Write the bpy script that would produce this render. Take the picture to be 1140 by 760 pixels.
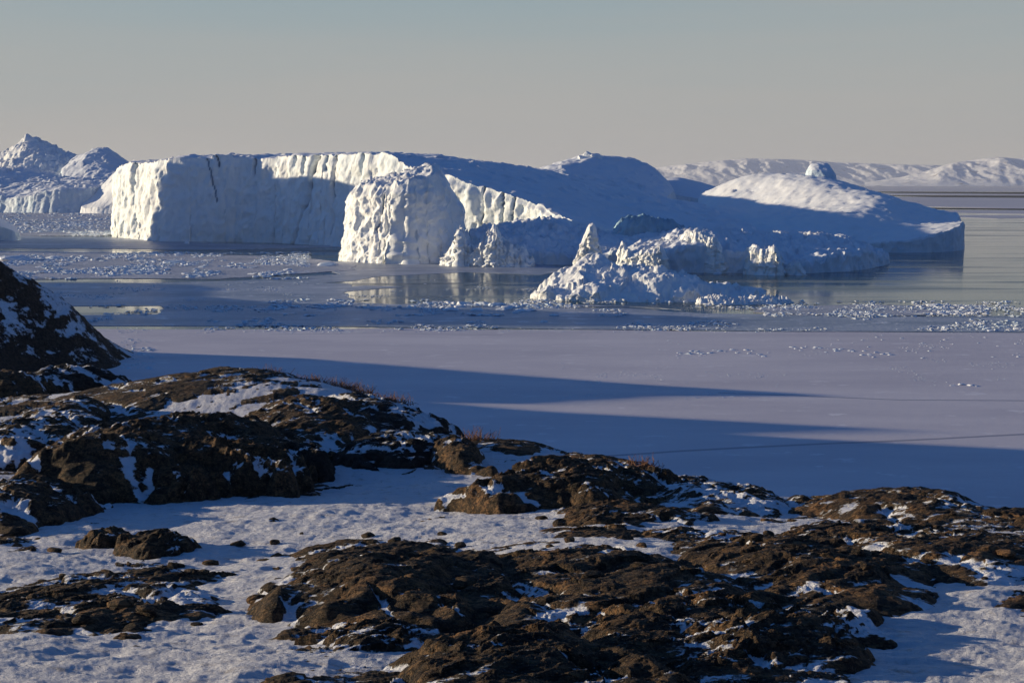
import bpy, math, random
import numpy as np
from mathutils import Vector
from mathutils.geometry import delaunay_2d_cdt

# ------------------------------------------------------------------ camera, light
F, CX, CY, HC, HZ = 1583.0, 570.0, 380.0, 50.0, 203.0
PITCH = math.atan((CY - HZ) / F)
for o in list(bpy.data.objects):
    bpy.data.objects.remove(o)
SC = bpy.context.scene
COL = SC.collection
cd = bpy.data.cameras.new('camera'); cam = bpy.data.objects.new('camera', cd); COL.objects.link(cam)
cam.location = (0, 0, HC); cam.rotation_euler = (math.pi/2 - PITCH, 0, 0)
cd.sensor_width = 36; cd.lens = 36 * F / 1140; cd.clip_start = .5; cd.clip_end = 120000
SC.camera = cam

SUN_EL = math.radians(8.2)
SX, SY = -.977, .215                       # horizontal direction towards the sun
n_ = math.hypot(SX, SY); SX /= n_; SY /= n_
sd = bpy.data.lights.new('sun', 'SUN'); so = bpy.data.objects.new('sun', sd); COL.objects.link(so)
sv = Vector((SX*math.cos(SUN_EL), SY*math.cos(SUN_EL), math.sin(SUN_EL)))
so.rotation_euler = (-sv).to_track_quat('-Z', 'Y').to_euler()
sd.energy = 5.0; sd.angle = math.radians(.5); sd.color = (1.0, .83, .56)
W = bpy.data.worlds.new('World'); SC.world = W; W.use_nodes = True
wn = W.node_tree; wn.nodes.clear()
wo = wn.nodes.new('ShaderNodeOutputWorld'); bg = wn.nodes.new('ShaderNodeBackground')
sk = wn.nodes.new('ShaderNodeTexSky'); sk.sky_type = 'NISHITA'; sk.sun_disc = False
sk.sun_elevation = SUN_EL; sk.sun_rotation = math.atan2(SX, SY) % (2*math.pi)
sk.air_density = 1.0; sk.dust_density = .6; sk.ozone_density = 3.5; sk.altitude = 50
# a clear deep blue sky above, a dusty grey band of winter haze near the horizon
tc = wn.nodes.new('ShaderNodeTexCoord'); sz_ = wn.nodes.new('ShaderNodeSeparateXYZ'); wn.links.new(tc.outputs['Generated'], sz_.inputs[0])
def wmix(fac, a, b_, mode='MIX'):
    m_ = wn.nodes.new('ShaderNodeMix'); m_.data_type = 'RGBA'; m_.blend_type = mode; m_.clamp_result = False
    for s_, v_ in ((m_.inputs[0], fac), (m_.inputs[6], a), (m_.inputs[7], b_)):
        if isinstance(v_, (float, int)): s_.default_value = v_
        elif isinstance(v_, tuple): s_.default_value = v_+(1,)
        else: wn.links.new(v_, s_)
    return m_.outputs[2]
mr = wn.nodes.new('ShaderNodeMapRange'); mr.interpolation_type = 'SMOOTHSTEP'; wn.links.new(sz_.outputs[2], mr.inputs[0])
mr.inputs[1].default_value = .06; mr.inputs[2].default_value = .40
mr2 = wn.nodes.new('ShaderNodeMapRange'); wn.links.new(sz_.outputs[2], mr2.inputs[0]); mr2.inputs[1].default_value = 0.0; mr2.inputs[2].default_value = .13
up = wmix(1., sk.outputs[0], (.36, .84, 1.38), 'MULTIPLY')
low_ = wmix(mr2.outputs[0], (4.05, 3.85, 3.72), (3.15, 3.9, 4.05))
cn = wn.nodes.new('ShaderNodeTexNoise'); cn.inputs['Scale'].default_value = 2.2; cn.inputs['Detail'].default_value = 5
cm = wn.nodes.new('ShaderNodeMapping'); cm.inputs['Scale'].default_value = (1, 1, 14); wn.links.new(tc.outputs['Generated'], cm.inputs[0]); wn.links.new(cm.outputs[0], cn.inputs['Vector'])
cr = wn.nodes.new('ShaderNodeMapRange'); wn.links.new(cn.outputs[0], cr.inputs[0]); cr.inputs[1].default_value = .35; cr.inputs[2].default_value = .75; cr.inputs[3].default_value = 0; cr.inputs[4].default_value = .5
low_ = wmix(cr.outputs[0], low_, (4.4, 4.1, 3.8))
mr3 = wn.nodes.new('ShaderNodeMapRange'); mr3.interpolation_type = 'SMOOTHSTEP'; wn.links.new(sz_.outputs[1], mr3.inputs[0]); mr3.inputs[1].default_value = -.25; mr3.inputs[2].default_value = .55
low_ = wmix(mr3.outputs[0], (.95, 1.75, 3.0), low_)      # blue low sky added behind the camera to cool the shaded ice faces
wn.links.new(wmix(mr.outputs[0], low_, up), bg.inputs[0])
wn.links.new(bg.outputs[0], wo.inputs[0]); bg.inputs[1].default_value = .081
SC.view_settings.view_transform = 'Standard'; SC.view_settings.look = 'None'
SC.view_settings.exposure = .32; SC.view_settings.gamma = 1
SC.render.engine = 'CYCLES'

# ------------------------------------------------------------------ pixel <-> world
sp_, cp_ = math.sin(PITCH), math.cos(PITCH)
def ray(px, py):
    a = (px - CX) / F; b = -(py - CY) / F
    return np.array([a, cp_ + b*sp_, -sp_ + b*cp_])
def at(px, py, D):                       # point on the ray at forward distance D
    d = ray(px, py); t = D / d[1]
    return np.array([d[0]*t, D, HC + d[2]*t])
def sea(px, py):
    d = ray(px, py); t = -HC / d[2]
    return np.array([d[0]*t, d[1]*t])
def Dsea(py): return sea(570, py)[1]

# ------------------------------------------------------------------ noise
def _h(ix, iy, iz, s):
    h = (ix.astype(np.uint32)*np.uint32(374761393) + iy.astype(np.uint32)*np.uint32(668265263)
         + iz.astype(np.uint32)*np.uint32(2147483647 & 1274126177) + np.uint32(s*974711 & 0xffffffff))
    h = (h ^ (h >> np.uint32(13))) * np.uint32(1274126177)
    h = (h ^ (h >> np.uint32(15))) * np.uint32(2246822519)
    return h ^ (h >> np.uint32(16))
def noise(x, y, z=None, s=0):
    x = np.asarray(x, float); y = np.asarray(y, float)
    z = np.zeros_like(x) if z is None else np.asarray(z, float) + 0*x
    xi, yi, zi = np.floor(x), np.floor(y), np.floor(z)
    fx, fy, fz = x-xi, y-yi, z-zi
    xi = xi.astype(np.int64); yi = yi.astype(np.int64); zi = zi.astype(np.int64)
    u = fx*fx*fx*(fx*(fx*6-15)+10); v = fy*fy*fy*(fy*(fy*6-15)+10); w = fz*fz*fz*(fz*(fz*6-15)+10)
    def g(a, b, c):
        h = _h((xi+a) & 0xffffffff, (yi+b) & 0xffffffff, (zi+c) & 0xffffffff, s)
        gx = ((h & np.uint32(1023)).astype(float)/511.5-1)
        gy = (((h >> np.uint32(10)) & np.uint32(1023)).astype(float)/511.5-1)
        gz = (((h >> np.uint32(20)) & np.uint32(1023)).astype(float)/511.5-1)
        return gx*(fx-a)+gy*(fy-b)+gz*(fz-c)
    def L(a, b, t): return a+(b-a)*t
    return 1.3*L(L(L(g(0,0,0), g(1,0,0), u), L(g(0,1,0), g(1,1,0), u), v),
             L(L(g(0,0,1), g(1,0,1), u), L(g(0,1,1), g(1,1,1), u), v), w)
def fbm(x, y, z=None, o=4, s=0, gain=.5, ridged=False):
    t = 0; a = 1; n = 0; f = 1.
    for k in range(o):
        v = noise(np.asarray(x)*f+k*17.3, np.asarray(y)*f-k*9.1, None if z is None else np.asarray(z)*f, s+k)
        if ridged: v = 1-2.2*np.abs(v)
        t = t + a*v; n += a; a *= gain; f *= 2.03
    return t/n
def cells(x, y, s=0, tilt=1.2):           # irregular tilted blocks: one plane per cell
    x = np.asarray(x, float); y = np.asarray(y, float); xi = np.floor(x); yi = np.floor(y)
    best = np.full(x.shape, 9.); val = np.zeros(x.shape)
    for dx in (-1, 0, 1):
        for dy in (-1, 0, 1):
            cx = (xi+dx).astype(np.int64); cy = (yi+dy).astype(np.int64)
            h = _h(cx & 0xffffffff, cy & 0xffffffff, (cx*0) & 0xffffffff, s+91)
            a = (h & np.uint32(255))/255.; b = ((h >> np.uint32(8)) & np.uint32(255))/255.; c = ((h >> np.uint32(16)) & np.uint32(255))/255.; t = ((h >> np.uint32(24)) & np.uint32(255))/255.*6.283
            px = cx+a; py = cy+b; d = np.hypot(x-px, y-py)+.06*c
            k = d < best; best = np.where(k, d, best)
            val = np.where(k, (c-.5)+tilt*.6*((x-px)*np.cos(t)+(y-py)*np.sin(t)), val)
    return val
def smooth(a, b, x):
    t = np.clip((x-a)/(b-a), 0, 1); return t*t*(3-2*t)
class RBF:                               # thin plate spline height surface
    def __init__(s, P, lam=1e-3):
        P = np.array(P, float); s.sc = max(np.ptp(P[:, 0]), np.ptp(P[:, 1])); s.X = P[:, :2]/s.sc
        n = len(P); K = s.k(np.linalg.norm(s.X[:, None]-s.X[None], axis=2)) + lam*np.eye(n)
        Q = np.c_[np.ones(n), s.X]; A = np.zeros((n+3, n+3)); A[:n, :n] = K; A[:n, n:] = Q; A[n:, :n] = Q.T
        s.w = np.linalg.solve(A, np.r_[P[:, 2], 0, 0, 0])
    def k(s, r): return r*r*np.log(r+1e-9)
    def __call__(s, x, y):
        x = np.asarray(x, float)/s.sc; y = np.asarray(y, float)/s.sc
        t = s.w[-3]+s.w[-2]*x+s.w[-1]*y
        for i in range(len(s.X)):
            t = t + s.w[i]*s.k(np.hypot(x-s.X[i, 0], y-s.X[i, 1]))
        return t

# ------------------------------------------------------------------ objects
def mesh_obj(name, V, Fc, mat, parent=None, smooth_sh=True, attrs=None):
    me = bpy.data.meshes.new(name)
    V = np.asarray(V, np.float32)
    if isinstance(Fc, np.ndarray):
        k = Fc.shape[1]
        me.vertices.add(len(V)); me.vertices.foreach_set('co', V.ravel())
        me.loops.add(Fc.size); me.loops.foreach_set('vertex_index', Fc.astype(np.int32).ravel())
        me.polygons.add(len(Fc)); me.polygons.foreach_set('loop_start', np.arange(0, Fc.size, k, dtype=np.int32))
        me.update(calc_edges=True)
    else:
        me.from_pydata(V.tolist(), [], Fc)
    me.polygons.foreach_set('use_smooth', np.full(len(me.polygons), smooth_sh))
    if attrs:
        for kx, vx in attrs.items():
            a = me.attributes.new(kx, 'FLOAT', 'POINT'); a.data.foreach_set('value', np.asarray(vx, np.float32).ravel())
    me.validate(); me.update()
    me.materials.append(mat)
    o = bpy.data.objects.new(name, me); COL.objects.link(o)
    if parent: o.parent = parent
    return o
def tag(o, label, cat, group=None):
    o['label'] = label; o['category'] = cat
    if group: o['group'] = group
    return o
def struct(o): o['kind'] = 'structure'; return o
def empty(name, loc=(0, 0, 0)):
    o = bpy.data.objects.new(name, None); COL.objects.link(o); o.location = loc; o.empty_display_size = 1; return o
def gridfaces(nu, nv, closed=False):
    i = np.arange(nu*nv).reshape(nv, nu)
    if closed: i = np.c_[i, i[:, :1]]
    return np.stack([i[:-1, :-1], i[:-1, 1:], i[1:, 1:], i[1:, :-1]], -1).reshape(-1, 4)
def recenter(o, c):                      # move the origin to a sensible base point
    c = Vector(c); me = o.data
    co = np.empty(len(me.vertices)*3, np.float32); me.vertices.foreach_get('co', co)
    co = co.reshape(-1, 3)-np.array(c, np.float32); me.vertices.foreach_set('co', co.ravel()); me.update(); o.location = c
    return o

# ------------------------------------------------------------------ materials
def newmat(name):
    m = bpy.data.materials.new(name); m.use_nodes = True
    nt = m.node_tree; nt.nodes.clear()
    out = nt.nodes.new('ShaderNodeOutputMaterial'); b = nt.nodes.new('ShaderNodeBsdfPrincipled')
    nt.links.new(b.outputs[0], out.inputs[0]); return m, nt, b
def N(nt, t, **k):
    n = nt.nodes.new(t)
    for a, v in k.items():
        if a in n.inputs: n.inputs[a].default_value = v
        else: setattr(n, a, v)
    return n
def pos(nt, scale=(1, 1, 1)):
    g = nt.nodes.new('ShaderNodeNewGeometry'); mp = nt.nodes.new('ShaderNodeMapping'); mp.inputs['Scale'].default_value = scale
    nt.links.new(g.outputs['Position'], mp.inputs[0]); return mp.outputs[0]
def nz(nt, vec, scale, detail=4, rough=.55, ridged=False):
    n = nt.nodes.new('ShaderNodeTexNoise'); n.inputs['Scale'].default_value = scale
    n.inputs['Detail'].default_value = detail; n.inputs['Roughness'].default_value = rough
    nt.links.new(vec, n.inputs['Vector']); return n.outputs[0]
def ramp(nt, fac, stops):
    r = nt.nodes.new('ShaderNodeValToRGB'); e = r.color_ramp.elements
    while len(e) < len(stops): e.new(.5)
    for i, (p, c) in enumerate(stops):
        e[i].position = p; e[i].color = (c if len(c) == 4 else tuple(c)+(1,)) if not isinstance(c, (int, float)) else (c, c, c, 1)
    nt.links.new(fac, r.inputs[0]); return r.outputs[0]
def mix(nt, fac, a, b, mode='MIX'):
    m = nt.nodes.new('ShaderNodeMix'); m.data_type = 'RGBA'; m.blend_type = mode
    for s, v in ((m.inputs[0], fac), (m.inputs[6], a), (m.inputs[7], b)):
        if isinstance(v, (int, float)): s.default_value = v
        elif isinstance(v, tuple): s.default_value = v if len(v) == 4 else v+(1,)
        else: nt.links.new(v, s)
    return m.outputs[2]
def math_(nt, op, a, b=0, c=0):
    m = nt.nodes.new('ShaderNodeMath'); m.operation = op
    for s, v in zip(m.inputs, (a, b, c)):
        if isinstance(v, (int, float)): s.default_value = v
        else: nt.links.new(v, s)
    return m.outputs[0]
def bump(nt, h, b, dist, strength=1.):
    n = nt.nodes.new('ShaderNodeBump'); n.inputs['Distance'].default_value = dist; n.inputs['Strength'].default_value = strength
    nt.links.new(h, n.inputs['Height']); nt.links.new(n.outputs[0], b.inputs['Normal'])
def attr(nt, name):
    a = nt.nodes.new('ShaderNodeAttribute'); a.attribute_name = name; return a.outputs['Fac']

def ice_material(name, base, tint, bscale=.25, bdist=.8, streak=True):
    m, nt, b = newmat(name)
    n1 = nz(nt, pos(nt, (1, 1, .3 if streak else 1)), .06, 6, .6)
    n2 = nz(nt, pos(nt, (1, 1, .35 if streak else 1)), bscale, 8, .65)
    col = mix(nt, ramp(nt, n1, [(.42, 0), (.68, 1)]), base, tint)
    col = mix(nt, ramp(nt, n2, [(.25, .35), (.5, 0)]), col, tuple(c*.8 for c in tint))
    nt.links.new(col, b.inputs['Base Color']); b.inputs['Roughness'].default_value = .65
    b.inputs['Specular IOR Level'].default_value = .25
    bump(nt, n2, b, bdist)
    return m
M_ICE = ice_material('glacier_ice', (.83, .85, .86), (.68, .78, .84))
M_ICE2 = ice_material('blue_glacier_ice', (.74, .8, .85), (.5, .66, .76))
M_TEAL = ice_material('teal_ice', (.42, .60, .68), (.24, .42, .52), .3, .6)
M_CRACK = ice_material('crevice_ice', (.16, .27, .38), (.1, .2, .3), .3, .3)
M_SNOWB = ice_material('iceberg_snow', (.85, .86, .87), (.8, .83, .87), .12, .35, False)
M_CHUNK = ice_material('broken_ice', (.82, .84, .87), (.6, .72, .8), .8, .15, False)

def sheet_ice_material(name, base, dark, sc, bd, rough=.6, spots=None):
    m, nt, b = newmat(name)
    n1 = nz(nt, pos(nt, (.35, 1, 1)), sc, 6, .6); n2 = nz(nt, pos(nt, (1, 1, 1)), sc*14, 5, .6)
    col = mix(nt, ramp(nt, n1, [(.35, 1), (.65, 0)]), base, dark)
    if spots:
        n3 = nz(nt, pos(nt, (.6, 1, 1)), spots[0], 5, .7)
        col = mix(nt, ramp(nt, n3, [(spots[1], 0), (spots[1]+.06, 1)]), col, spots[2])
    nt.links.new(col, b.inputs['Base Color']); b.inputs['Roughness'].default_value = rough
    b.inputs['Specular IOR Level'].default_value = .3
    bump(nt, n2, b, bd)
    return m
M_FAST = sheet_ice_material('snowy_sea_ice', (.71, .66, .68), (.57, .53, .57), .035, .05, .6, (.16, .60, (.78, .74, .76)))
M_PACK = sheet_ice_material('pack_ice_surface', (.52, .51, .55), (.30, .33, .39), .06, .35, .5, (.5, .56, (.78, .78, .8)))
M_YOUNG = sheet_ice_material('young_ice_surface', (.42, .45, .52), (.20, .25, .33), .04, .3, .4, (.12, .57, (.66, .68, .74)))
M_FAR = sheet_ice_material('far_ice_surface', (.56, .54, .58), (.44, .44, .5), .002, .3)

m, nt, b = newmat('cold_sea_water'); M_WATER = m
b.inputs['Specular IOR Level'].default_value = .17
n1 = nz(nt, pos(nt, (.12, 1, 1)), .03, 5, .6); n2 = nz(nt, pos(nt, (.5, 1, 1)), .5, 4, .6)
thin = ramp(nt, n1, [(.5, 0), (.62, 1)])
col = mix(nt, thin, (.016, .055, .07), (.10, .13, .15)); nt.links.new(col, b.inputs['Base Color'])
r = nt.nodes.new('ShaderNodeMapRange'); nt.links.new(thin, r.inputs[0]); r.inputs[3].default_value = .085; r.inputs[4].default_value = .27
nt.links.new(r.outputs[0], b.inputs['Roughness']); b.inputs['IOR'].default_value = 1.33
bump(nt, n2, b, .006)

# snow on the land
m, nt, b = newmat('wind_packed_snow'); M_SNOW = m
n1 = nz(nt, pos(nt), .35, 5, .6); n2 = nz(nt, pos(nt, (1, 1.6, 1)), 3.2, 7, .62); n3 = nz(nt, pos(nt), 26, 4, .7)
g = ramp(nt, nz(nt, pos(nt, (1, 1.5, 1)), 1.3, 9, .75), [(.54, 0), (.70, .8)])
col = mix(nt, n1, (.74, .73, .75), (.60, .60, .64))
col = mix(nt, g, col, (.30, .24, .19))
nt.links.new(col, b.inputs['Base Color']); b.inputs['Roughness'].default_value = .6; b.inputs['Specular IOR Level'].default_value = .2
hh = math_(nt, 'ADD', n2, math_(nt, 'MULTIPLY', n3, .15)); bump(nt, hh, b, .22)

def rock_material(name, cols, snow=.5, lich=.5, bd=.3, k=1.):
    m, nt, b = newmat(name)
    P = pos(nt)
    mp = nt.nodes.new('ShaderNodeMapping'); mp.inputs['Rotation'].default_value = (.5, .25, .6); mp.inputs['Scale'].default_value = (.5, 2.2, 2.2)
    g = nt.nodes.new('ShaderNodeNewGeometry'); nt.links.new(g.outputs['Position'], mp.inputs[0])
    nb = nz(nt, mp.outputs[0], 1.1*k, 9, .7); nf = nz(nt, P, 9*k, 7, .75); nl = nz(nt, P, .55, 5, .6)
    vo = nt.nodes.new('ShaderNodeTexVoronoi'); vo.feature = 'DISTANCE_TO_EDGE'; vo.inputs['Scale'].default_value = 1.1*k
    wv = nt.nodes.new('ShaderNodeVectorMath'); wv.operation = 'ADD'
    nn = nt.nodes.new('ShaderNodeTexNoise'); nn.inputs['Scale'].default_value = 1.4; nn.inputs['Detail'].default_value = 5
    nt.links.new(mp.outputs[0], nn.inputs['Vector']); nt.links.new(mp.outputs[0], wv.inputs[0]); nt.links.new(nn.outputs[1], wv.inputs[1])
    nt.links.new(wv.outputs[0], vo.inputs['Vector'])
    crack = ramp(nt, vo.outputs['Distance'], [(0., 0), (.05, 1)])
    vo2 = nt.nodes.new('ShaderNodeTexVoronoi'); vo2.feature = 'DISTANCE_TO_EDGE'; vo2.inputs['Scale'].default_value = 3.6*k
    nt.links.new(wv.outputs[0], vo2.inputs['Vector']); crack2 = ramp(nt, vo2.outputs['Distance'], [(0., 0), (.09, 1)])
    col = mix(nt, ramp(nt, nb, [(.35, 0), (.65, 1)]), cols[0], cols[1])
    col = mix(nt, ramp(nt, nf, [(.5, 0), (.68, lich)]), col, cols[2])
    col = mix(nt, ramp(nt, nl, [(.5, 0), (.7, .7)]), col, cols[3])
    ng = nz(nt, P, 3.3*k, 8, .8); col = mix(nt, ramp(nt, ng, [(.44, .85), (.52, 0)]), col, (.018, .015, .013))  # dark specks in the bump lows paint shaded gaps into the colour
    col = mix(nt, ramp(nt, ng, [(.56, 0), (.66, .5)]), col, cols[3])  # orange specks on the bump highs imitate sunlit facets
    col = mix(nt, math_(nt, 'MULTIPLY', math_(nt, 'SUBTRACT', 1, crack), .8), col, (.012, .01, .01))
    col = mix(nt, math_(nt, 'MULTIPLY', math_(nt, 'SUBTRACT', 1, crack2), .6), col, (.02, .017, .014))
    # snow lodged in hollows
    nrm = nt.nodes.new('ShaderNodeSeparateXYZ'); nt.links.new(g.outputs['Normal'], nrm.inputs[0])
    ms = nt.nodes.new('ShaderNodeMapping'); ms.inputs['Rotation'].default_value = (0, 0, .5); ms.inputs['Scale'].default_value = (.55, 1.5, 1.5); nt.links.new(g.outputs['Position'], ms.inputs[0])
    ns = nz(nt, ms.outputs[0], 1.5*k, 9, .72); nS = nz(nt, P, .3, 4, .6)
    s = math_(nt, 'ADD', math_(nt, 'MULTIPLY', ns, 1.3), math_(nt, 'MULTIPLY', attr(nt, 'hollow'), 1.5))
    s = math_(nt, 'ADD', s, math_(nt, 'MULTIPLY', nS, .7))
    s = math_(nt, 'ADD', s, math_(nt, 'MULTIPLY', math_(nt, 'SUBTRACT', nrm.outputs[2], .85), .8))
    sf = ramp(nt, math_(nt, 'SUBTRACT', s, 1.12-snow*.9), [(.3, 0), (.36, 1)])
    col = mix(nt, sf, col, (.74, .74, .77))
    nt.links.new(col, b.inputs['Base Color']); b.inputs['Roughness'].default_value = .8; b.inputs['Specular IOR Level'].default_value = .2
    h = math_(nt, 'ADD', math_(nt, 'MULTIPLY', nb, 1.0), math_(nt, 'MULTIPLY', nf, .5))
    h = math_(nt, 'ADD', h, math_(nt, 'MULTIPLY', ng, .6))
    h = math_(nt, 'ADD', h, math_(nt, 'MULTIPLY', crack, .4))
    h = math_(nt, 'ADD', h, math_(nt, 'MULTIPLY', crack2, .2))
    h = math_(nt, 'ADD', math_(nt, 'MULTIPLY', h, math_(nt, 'SUBTRACT', 1, math_(nt, 'MULTIPLY', sf, .8))), math_(nt, 'MULTIPLY', sf, .25))
    bump(nt, h, b, bd)
    return m
RC = [(.04, .028, .02), (.19, .115, .06), (.50, .32, .155), (.47, .24, .10)]  # rock and lichen tones, the bright ones raised to imitate warm sunlit highlights
M_ROCK = rock_material('lichen_gneiss', RC, .41)
M_ROCK_BARE = rock_material('bare_gneiss', RC, .36)
M_ROCK_SNOWY = rock_material('snow_dusted_gneiss', RC, .52)
M_DARK = rock_material('dark_gneiss', [(.03, .026, .025), (.075, .06, .05), (.12, .09, .065), (.09, .065, .045)], .50, .3, .5, .7)
M_HEAD = rock_material('headland_rock', [(.035, .03, .028), (.10, .08, .065), (.17, .13, .09), (.12, .085, .06)], .78, .3, 1.2, .35)

# ------------------------------------------------------------------ far background
sea_o = mesh_obj('sea', [(-60000, -3000, 0), (60000, -3000, 0), (60000, 60000, 0), (-60000, 60000, 0)], [(0, 1, 2, 3)], M_WATER)
struct(sea_o)

m, nt, b = newmat('snowy_mountain_rock'); M_MTN = m
n1 = nz(nt, pos(nt), .0035, 10, .65); n2 = nz(nt, pos(nt, (1, 1, 2.0)), .0045, 7, .6)
gz = nt.nodes.new('ShaderNodeNewGeometry'); sx = nt.nodes.new('ShaderNodeSeparateXYZ'); nt.links.new(gz.outputs['Normal'], sx.inputs[0])
f_ = math_(nt, 'ADD', math_(nt, 'MULTIPLY', n2, .9), math_(nt, 'MULTIPLY', sx.outputs[2], .35))
nt.links.new(mix(nt, ramp(nt, f_, [(.60, 0), (.70, 1)]), (.15, .12, .12), (.8, .8, .82)), b.inputs['Base Color']); b.inputs['Roughness'].default_value = .8
bump(nt, n1, b, 35)

def mountains(name, prof, D, depth, seed, amp):
    px = np.arange(prof[0][0], prof[-1][0], 1.6); H = np.interp(px, [p[0] for p in prof], [p[1] for p in prof])
    nv = 90; vv = np.linspace(0, 1, nv)
    PX, VV = np.meshgrid(px, vv)
    Y = D + depth*VV; X = (PX-CX)/F*Y
    zt = (HZ - np.tile(H, (nv, 1)))*Y/F + HC
    shape = np.interp(VV, [0, .12, .5, .8, 1], [0, .25, .93, 1, .85])
    rid = fbm(X/800, Y/2600, o=6, s=seed, ridged=True, gain=.58)
    warp = fbm(X/2500, Y/2500, o=3, s=seed+7)
    zz = zt*np.clip(shape + .95*shape*(1.0-shape*.72)*(rid-.35) + .25*warp*shape*(1.1-shape), 0, 1.02) + .4*amp*fbm(X/260, Y/260, o=4, s=seed+3)*shape
    o = mesh_obj(name, np.c_[X.ravel(), Y.ravel(), zz.ravel()-8], gridfaces(len(px), nv), M_MTN)
    return struct(o)
mountains('mountain', [(560, 201), (640, 198), (700, 192), (735, 186), (780, 181), (830, 177), (880, 178), (925, 181), (980, 183), (1030, 184), (1080, 186), (1200, 189), (1500, 192)], 24000, 5000, 11, 20)
mountains('mountain', [(960, 203), (1000, 197), (1030, 190), (1055, 182), (1090, 177), (1108, 175.5), (1125, 177), (1150, 176), (1250, 178), (1400, 174), (1600, 178)], 18500, 4500, 23, 22)
mountains('mountain', [(-900, 192), (-500, 186), (-300, 190), (-100, 197), (0, 201)], 26000, 5000, 31, 20)

# ------------------------------------------------------------------ sea ice sheets
def sheet(name, poly, z, mat, thick=.25, nstep=None, amp=3., wl=20., seed=0, world=False):
    pts = [np.array(p, float) if world else sea(*p) for p in poly]
    out = []
    for i in range(len(pts)):
        a, c = pts[i], pts[(i+1) % len(pts)]; L = np.linalg.norm(c-a)
        st = nstep or max(1.5, a[1]/260); n = min(260, max(1, int(L/st)))
        for k in range(n): out.append(a+(c-a)*k/n)
    P = np.array(out)
    P[:, 0] += amp*2.2*fbm(P[:, 0]/wl, P[:, 1]/wl, o=5, s=seed); P[:, 1] += amp*fbm(P[:, 0]/wl/2.5, P[:, 1]/wl, o=5, s=seed+9)
    n = len(P)
    r = delaunay_2d_cdt([Vector(p) for p in P], [(i, (i+1) % n) for i in range(n)], [list(range(n))], 1, 1e-4)
    V = [(v.x, v.y, z) for v in r[0]]; Fs = [tuple(f) for f in r[2]]; k = len(V)
    V += [(p[0], p[1], z) for p in P] + [(p[0], p[1], z-thick-.05) for p in P]
    for i in range(n): Fs.append((k+i, k+(i+1) % n, k+n+(i+1) % n, k+n+i))
    o = mesh_obj(name, V, Fs, mat, smooth_sh=False)
    return struct(o)
sheet('fast_ice', [(-300, -120), (330, -120), (330, 190), (320, 440), (220, 466), (120, 474), (60, 476), (30, 482), (-10, 480), (-40, 486), (-90, 482), (-140, 484), (-240, 492), (-500, 520), (-600, 300)], .22, M_FAST, .2, amp=5.5, wl=34, seed=3, world=True)
sheet('young_ice', [(-500, 363), (0, 363), (300, 363), (600, 366), (900, 369), (1500, 371), (1500, 352), (1120, 352), (1000, 352.5), (850, 350.5), (780, 349), (690, 343), (605, 343), (560, 338), (500, 336), (440, 339), (395, 337), (386, 326), (388, 316), (330, 314), (150, 315), (-500, 314), (-500, 343), (-100, 343), (60, 342), (88, 341), (178, 340.5), (182, 343), (176, 350), (90, 351), (60, 349), (-100, 350), (-500, 350)], .12, M_YOUNG, .2, amp=2.6, wl=14, seed=5)
sheet('pack_ice', [(-500, 312), (0, 312), (100, 310), (250, 311), (330, 305), (395, 301), (395, 294), (330, 286), (200, 283), (0, 280), (-500, 277)], .25, M_PACK, .2, amp=4, wl=25, seed=8)
sheet('pack_ice', [(-400, 262), (0, 262), (60, 264), (112, 264), (240, 271), (380, 274), (380, 276), (240, 278), (100, 277), (-400, 275)], .2, M_YOUNG, .2, amp=2, wl=25, seed=9)
sheet('pack_ice', [(-400, 263), (0, 263), (118, 263), (128, 250), (120, 234), (60, 233), (0, 234), (-400, 234)], .3, M_PACK, .2, amp=6, wl=60, seed=10)
sheet('pack_ice', [(838, 348), (900, 351), (1000, 352), (1080, 350), (1108, 345), (1090, 340), (1030, 341), (960, 339.5), (900, 341), (845, 343)], .28, M_PACK, .2, amp=2, wl=12, seed=12)
for k, (poly, sd_) in enumerate([
    ([(300, 290), (500, 293), (600, 294.5), (640, 300), (600, 306), (520, 303), (420, 308), (392, 313), (300, 318), (180, 322), (120, 316), (260, 313), (380, 305)], 21),
    ([(340, 322), (410, 318), (450, 319.5), (380, 325)], 22),
    ([(600, 338), (700, 341), (760, 345), (700, 341.5), (640, 341)], 23),
    ([(930, 207), (1500, 207.2), (1500, 214), (1140, 213.3), (1000, 213.2), (930, 212.5)], 24),
    ([(935, 215), (1500, 216.2), (1500, 218), (1140, 217.7), (960, 216.8)], 25),
    ([(960, 219.2), (1500, 221), (1500, 231), (1140, 232.5), (1060, 231), (1010, 229.5), (985, 225)], 26),
    ([(1010, 234), (1500, 235), (1500, 238), (1150, 238.5), (1060, 237)], 27),
    ([(1040, 241), (1110, 243.5), (1180, 242), (1400, 245), (1150, 240), (1080, 239.5)], 28),
    ([(500, 204.4), (1500, 204.5), (1500, 206), (1100, 205.9), (800, 205.7), (500, 206)], 29),
    ([(730, 207.5), (850, 207.5), (840, 214), (740, 214)], 30),
    ([(-900, 206), (140, 206), (130, 225), (-900, 226)], 31)]):
    sheet('grey_ice' if k < 3 else 'distant_ice', poly, .1, M_YOUNG if k < 3 else M_FAR, .1, amp=2 if k < 3 else 8, wl=15 if k < 3 else 200, seed=sd_)

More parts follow.
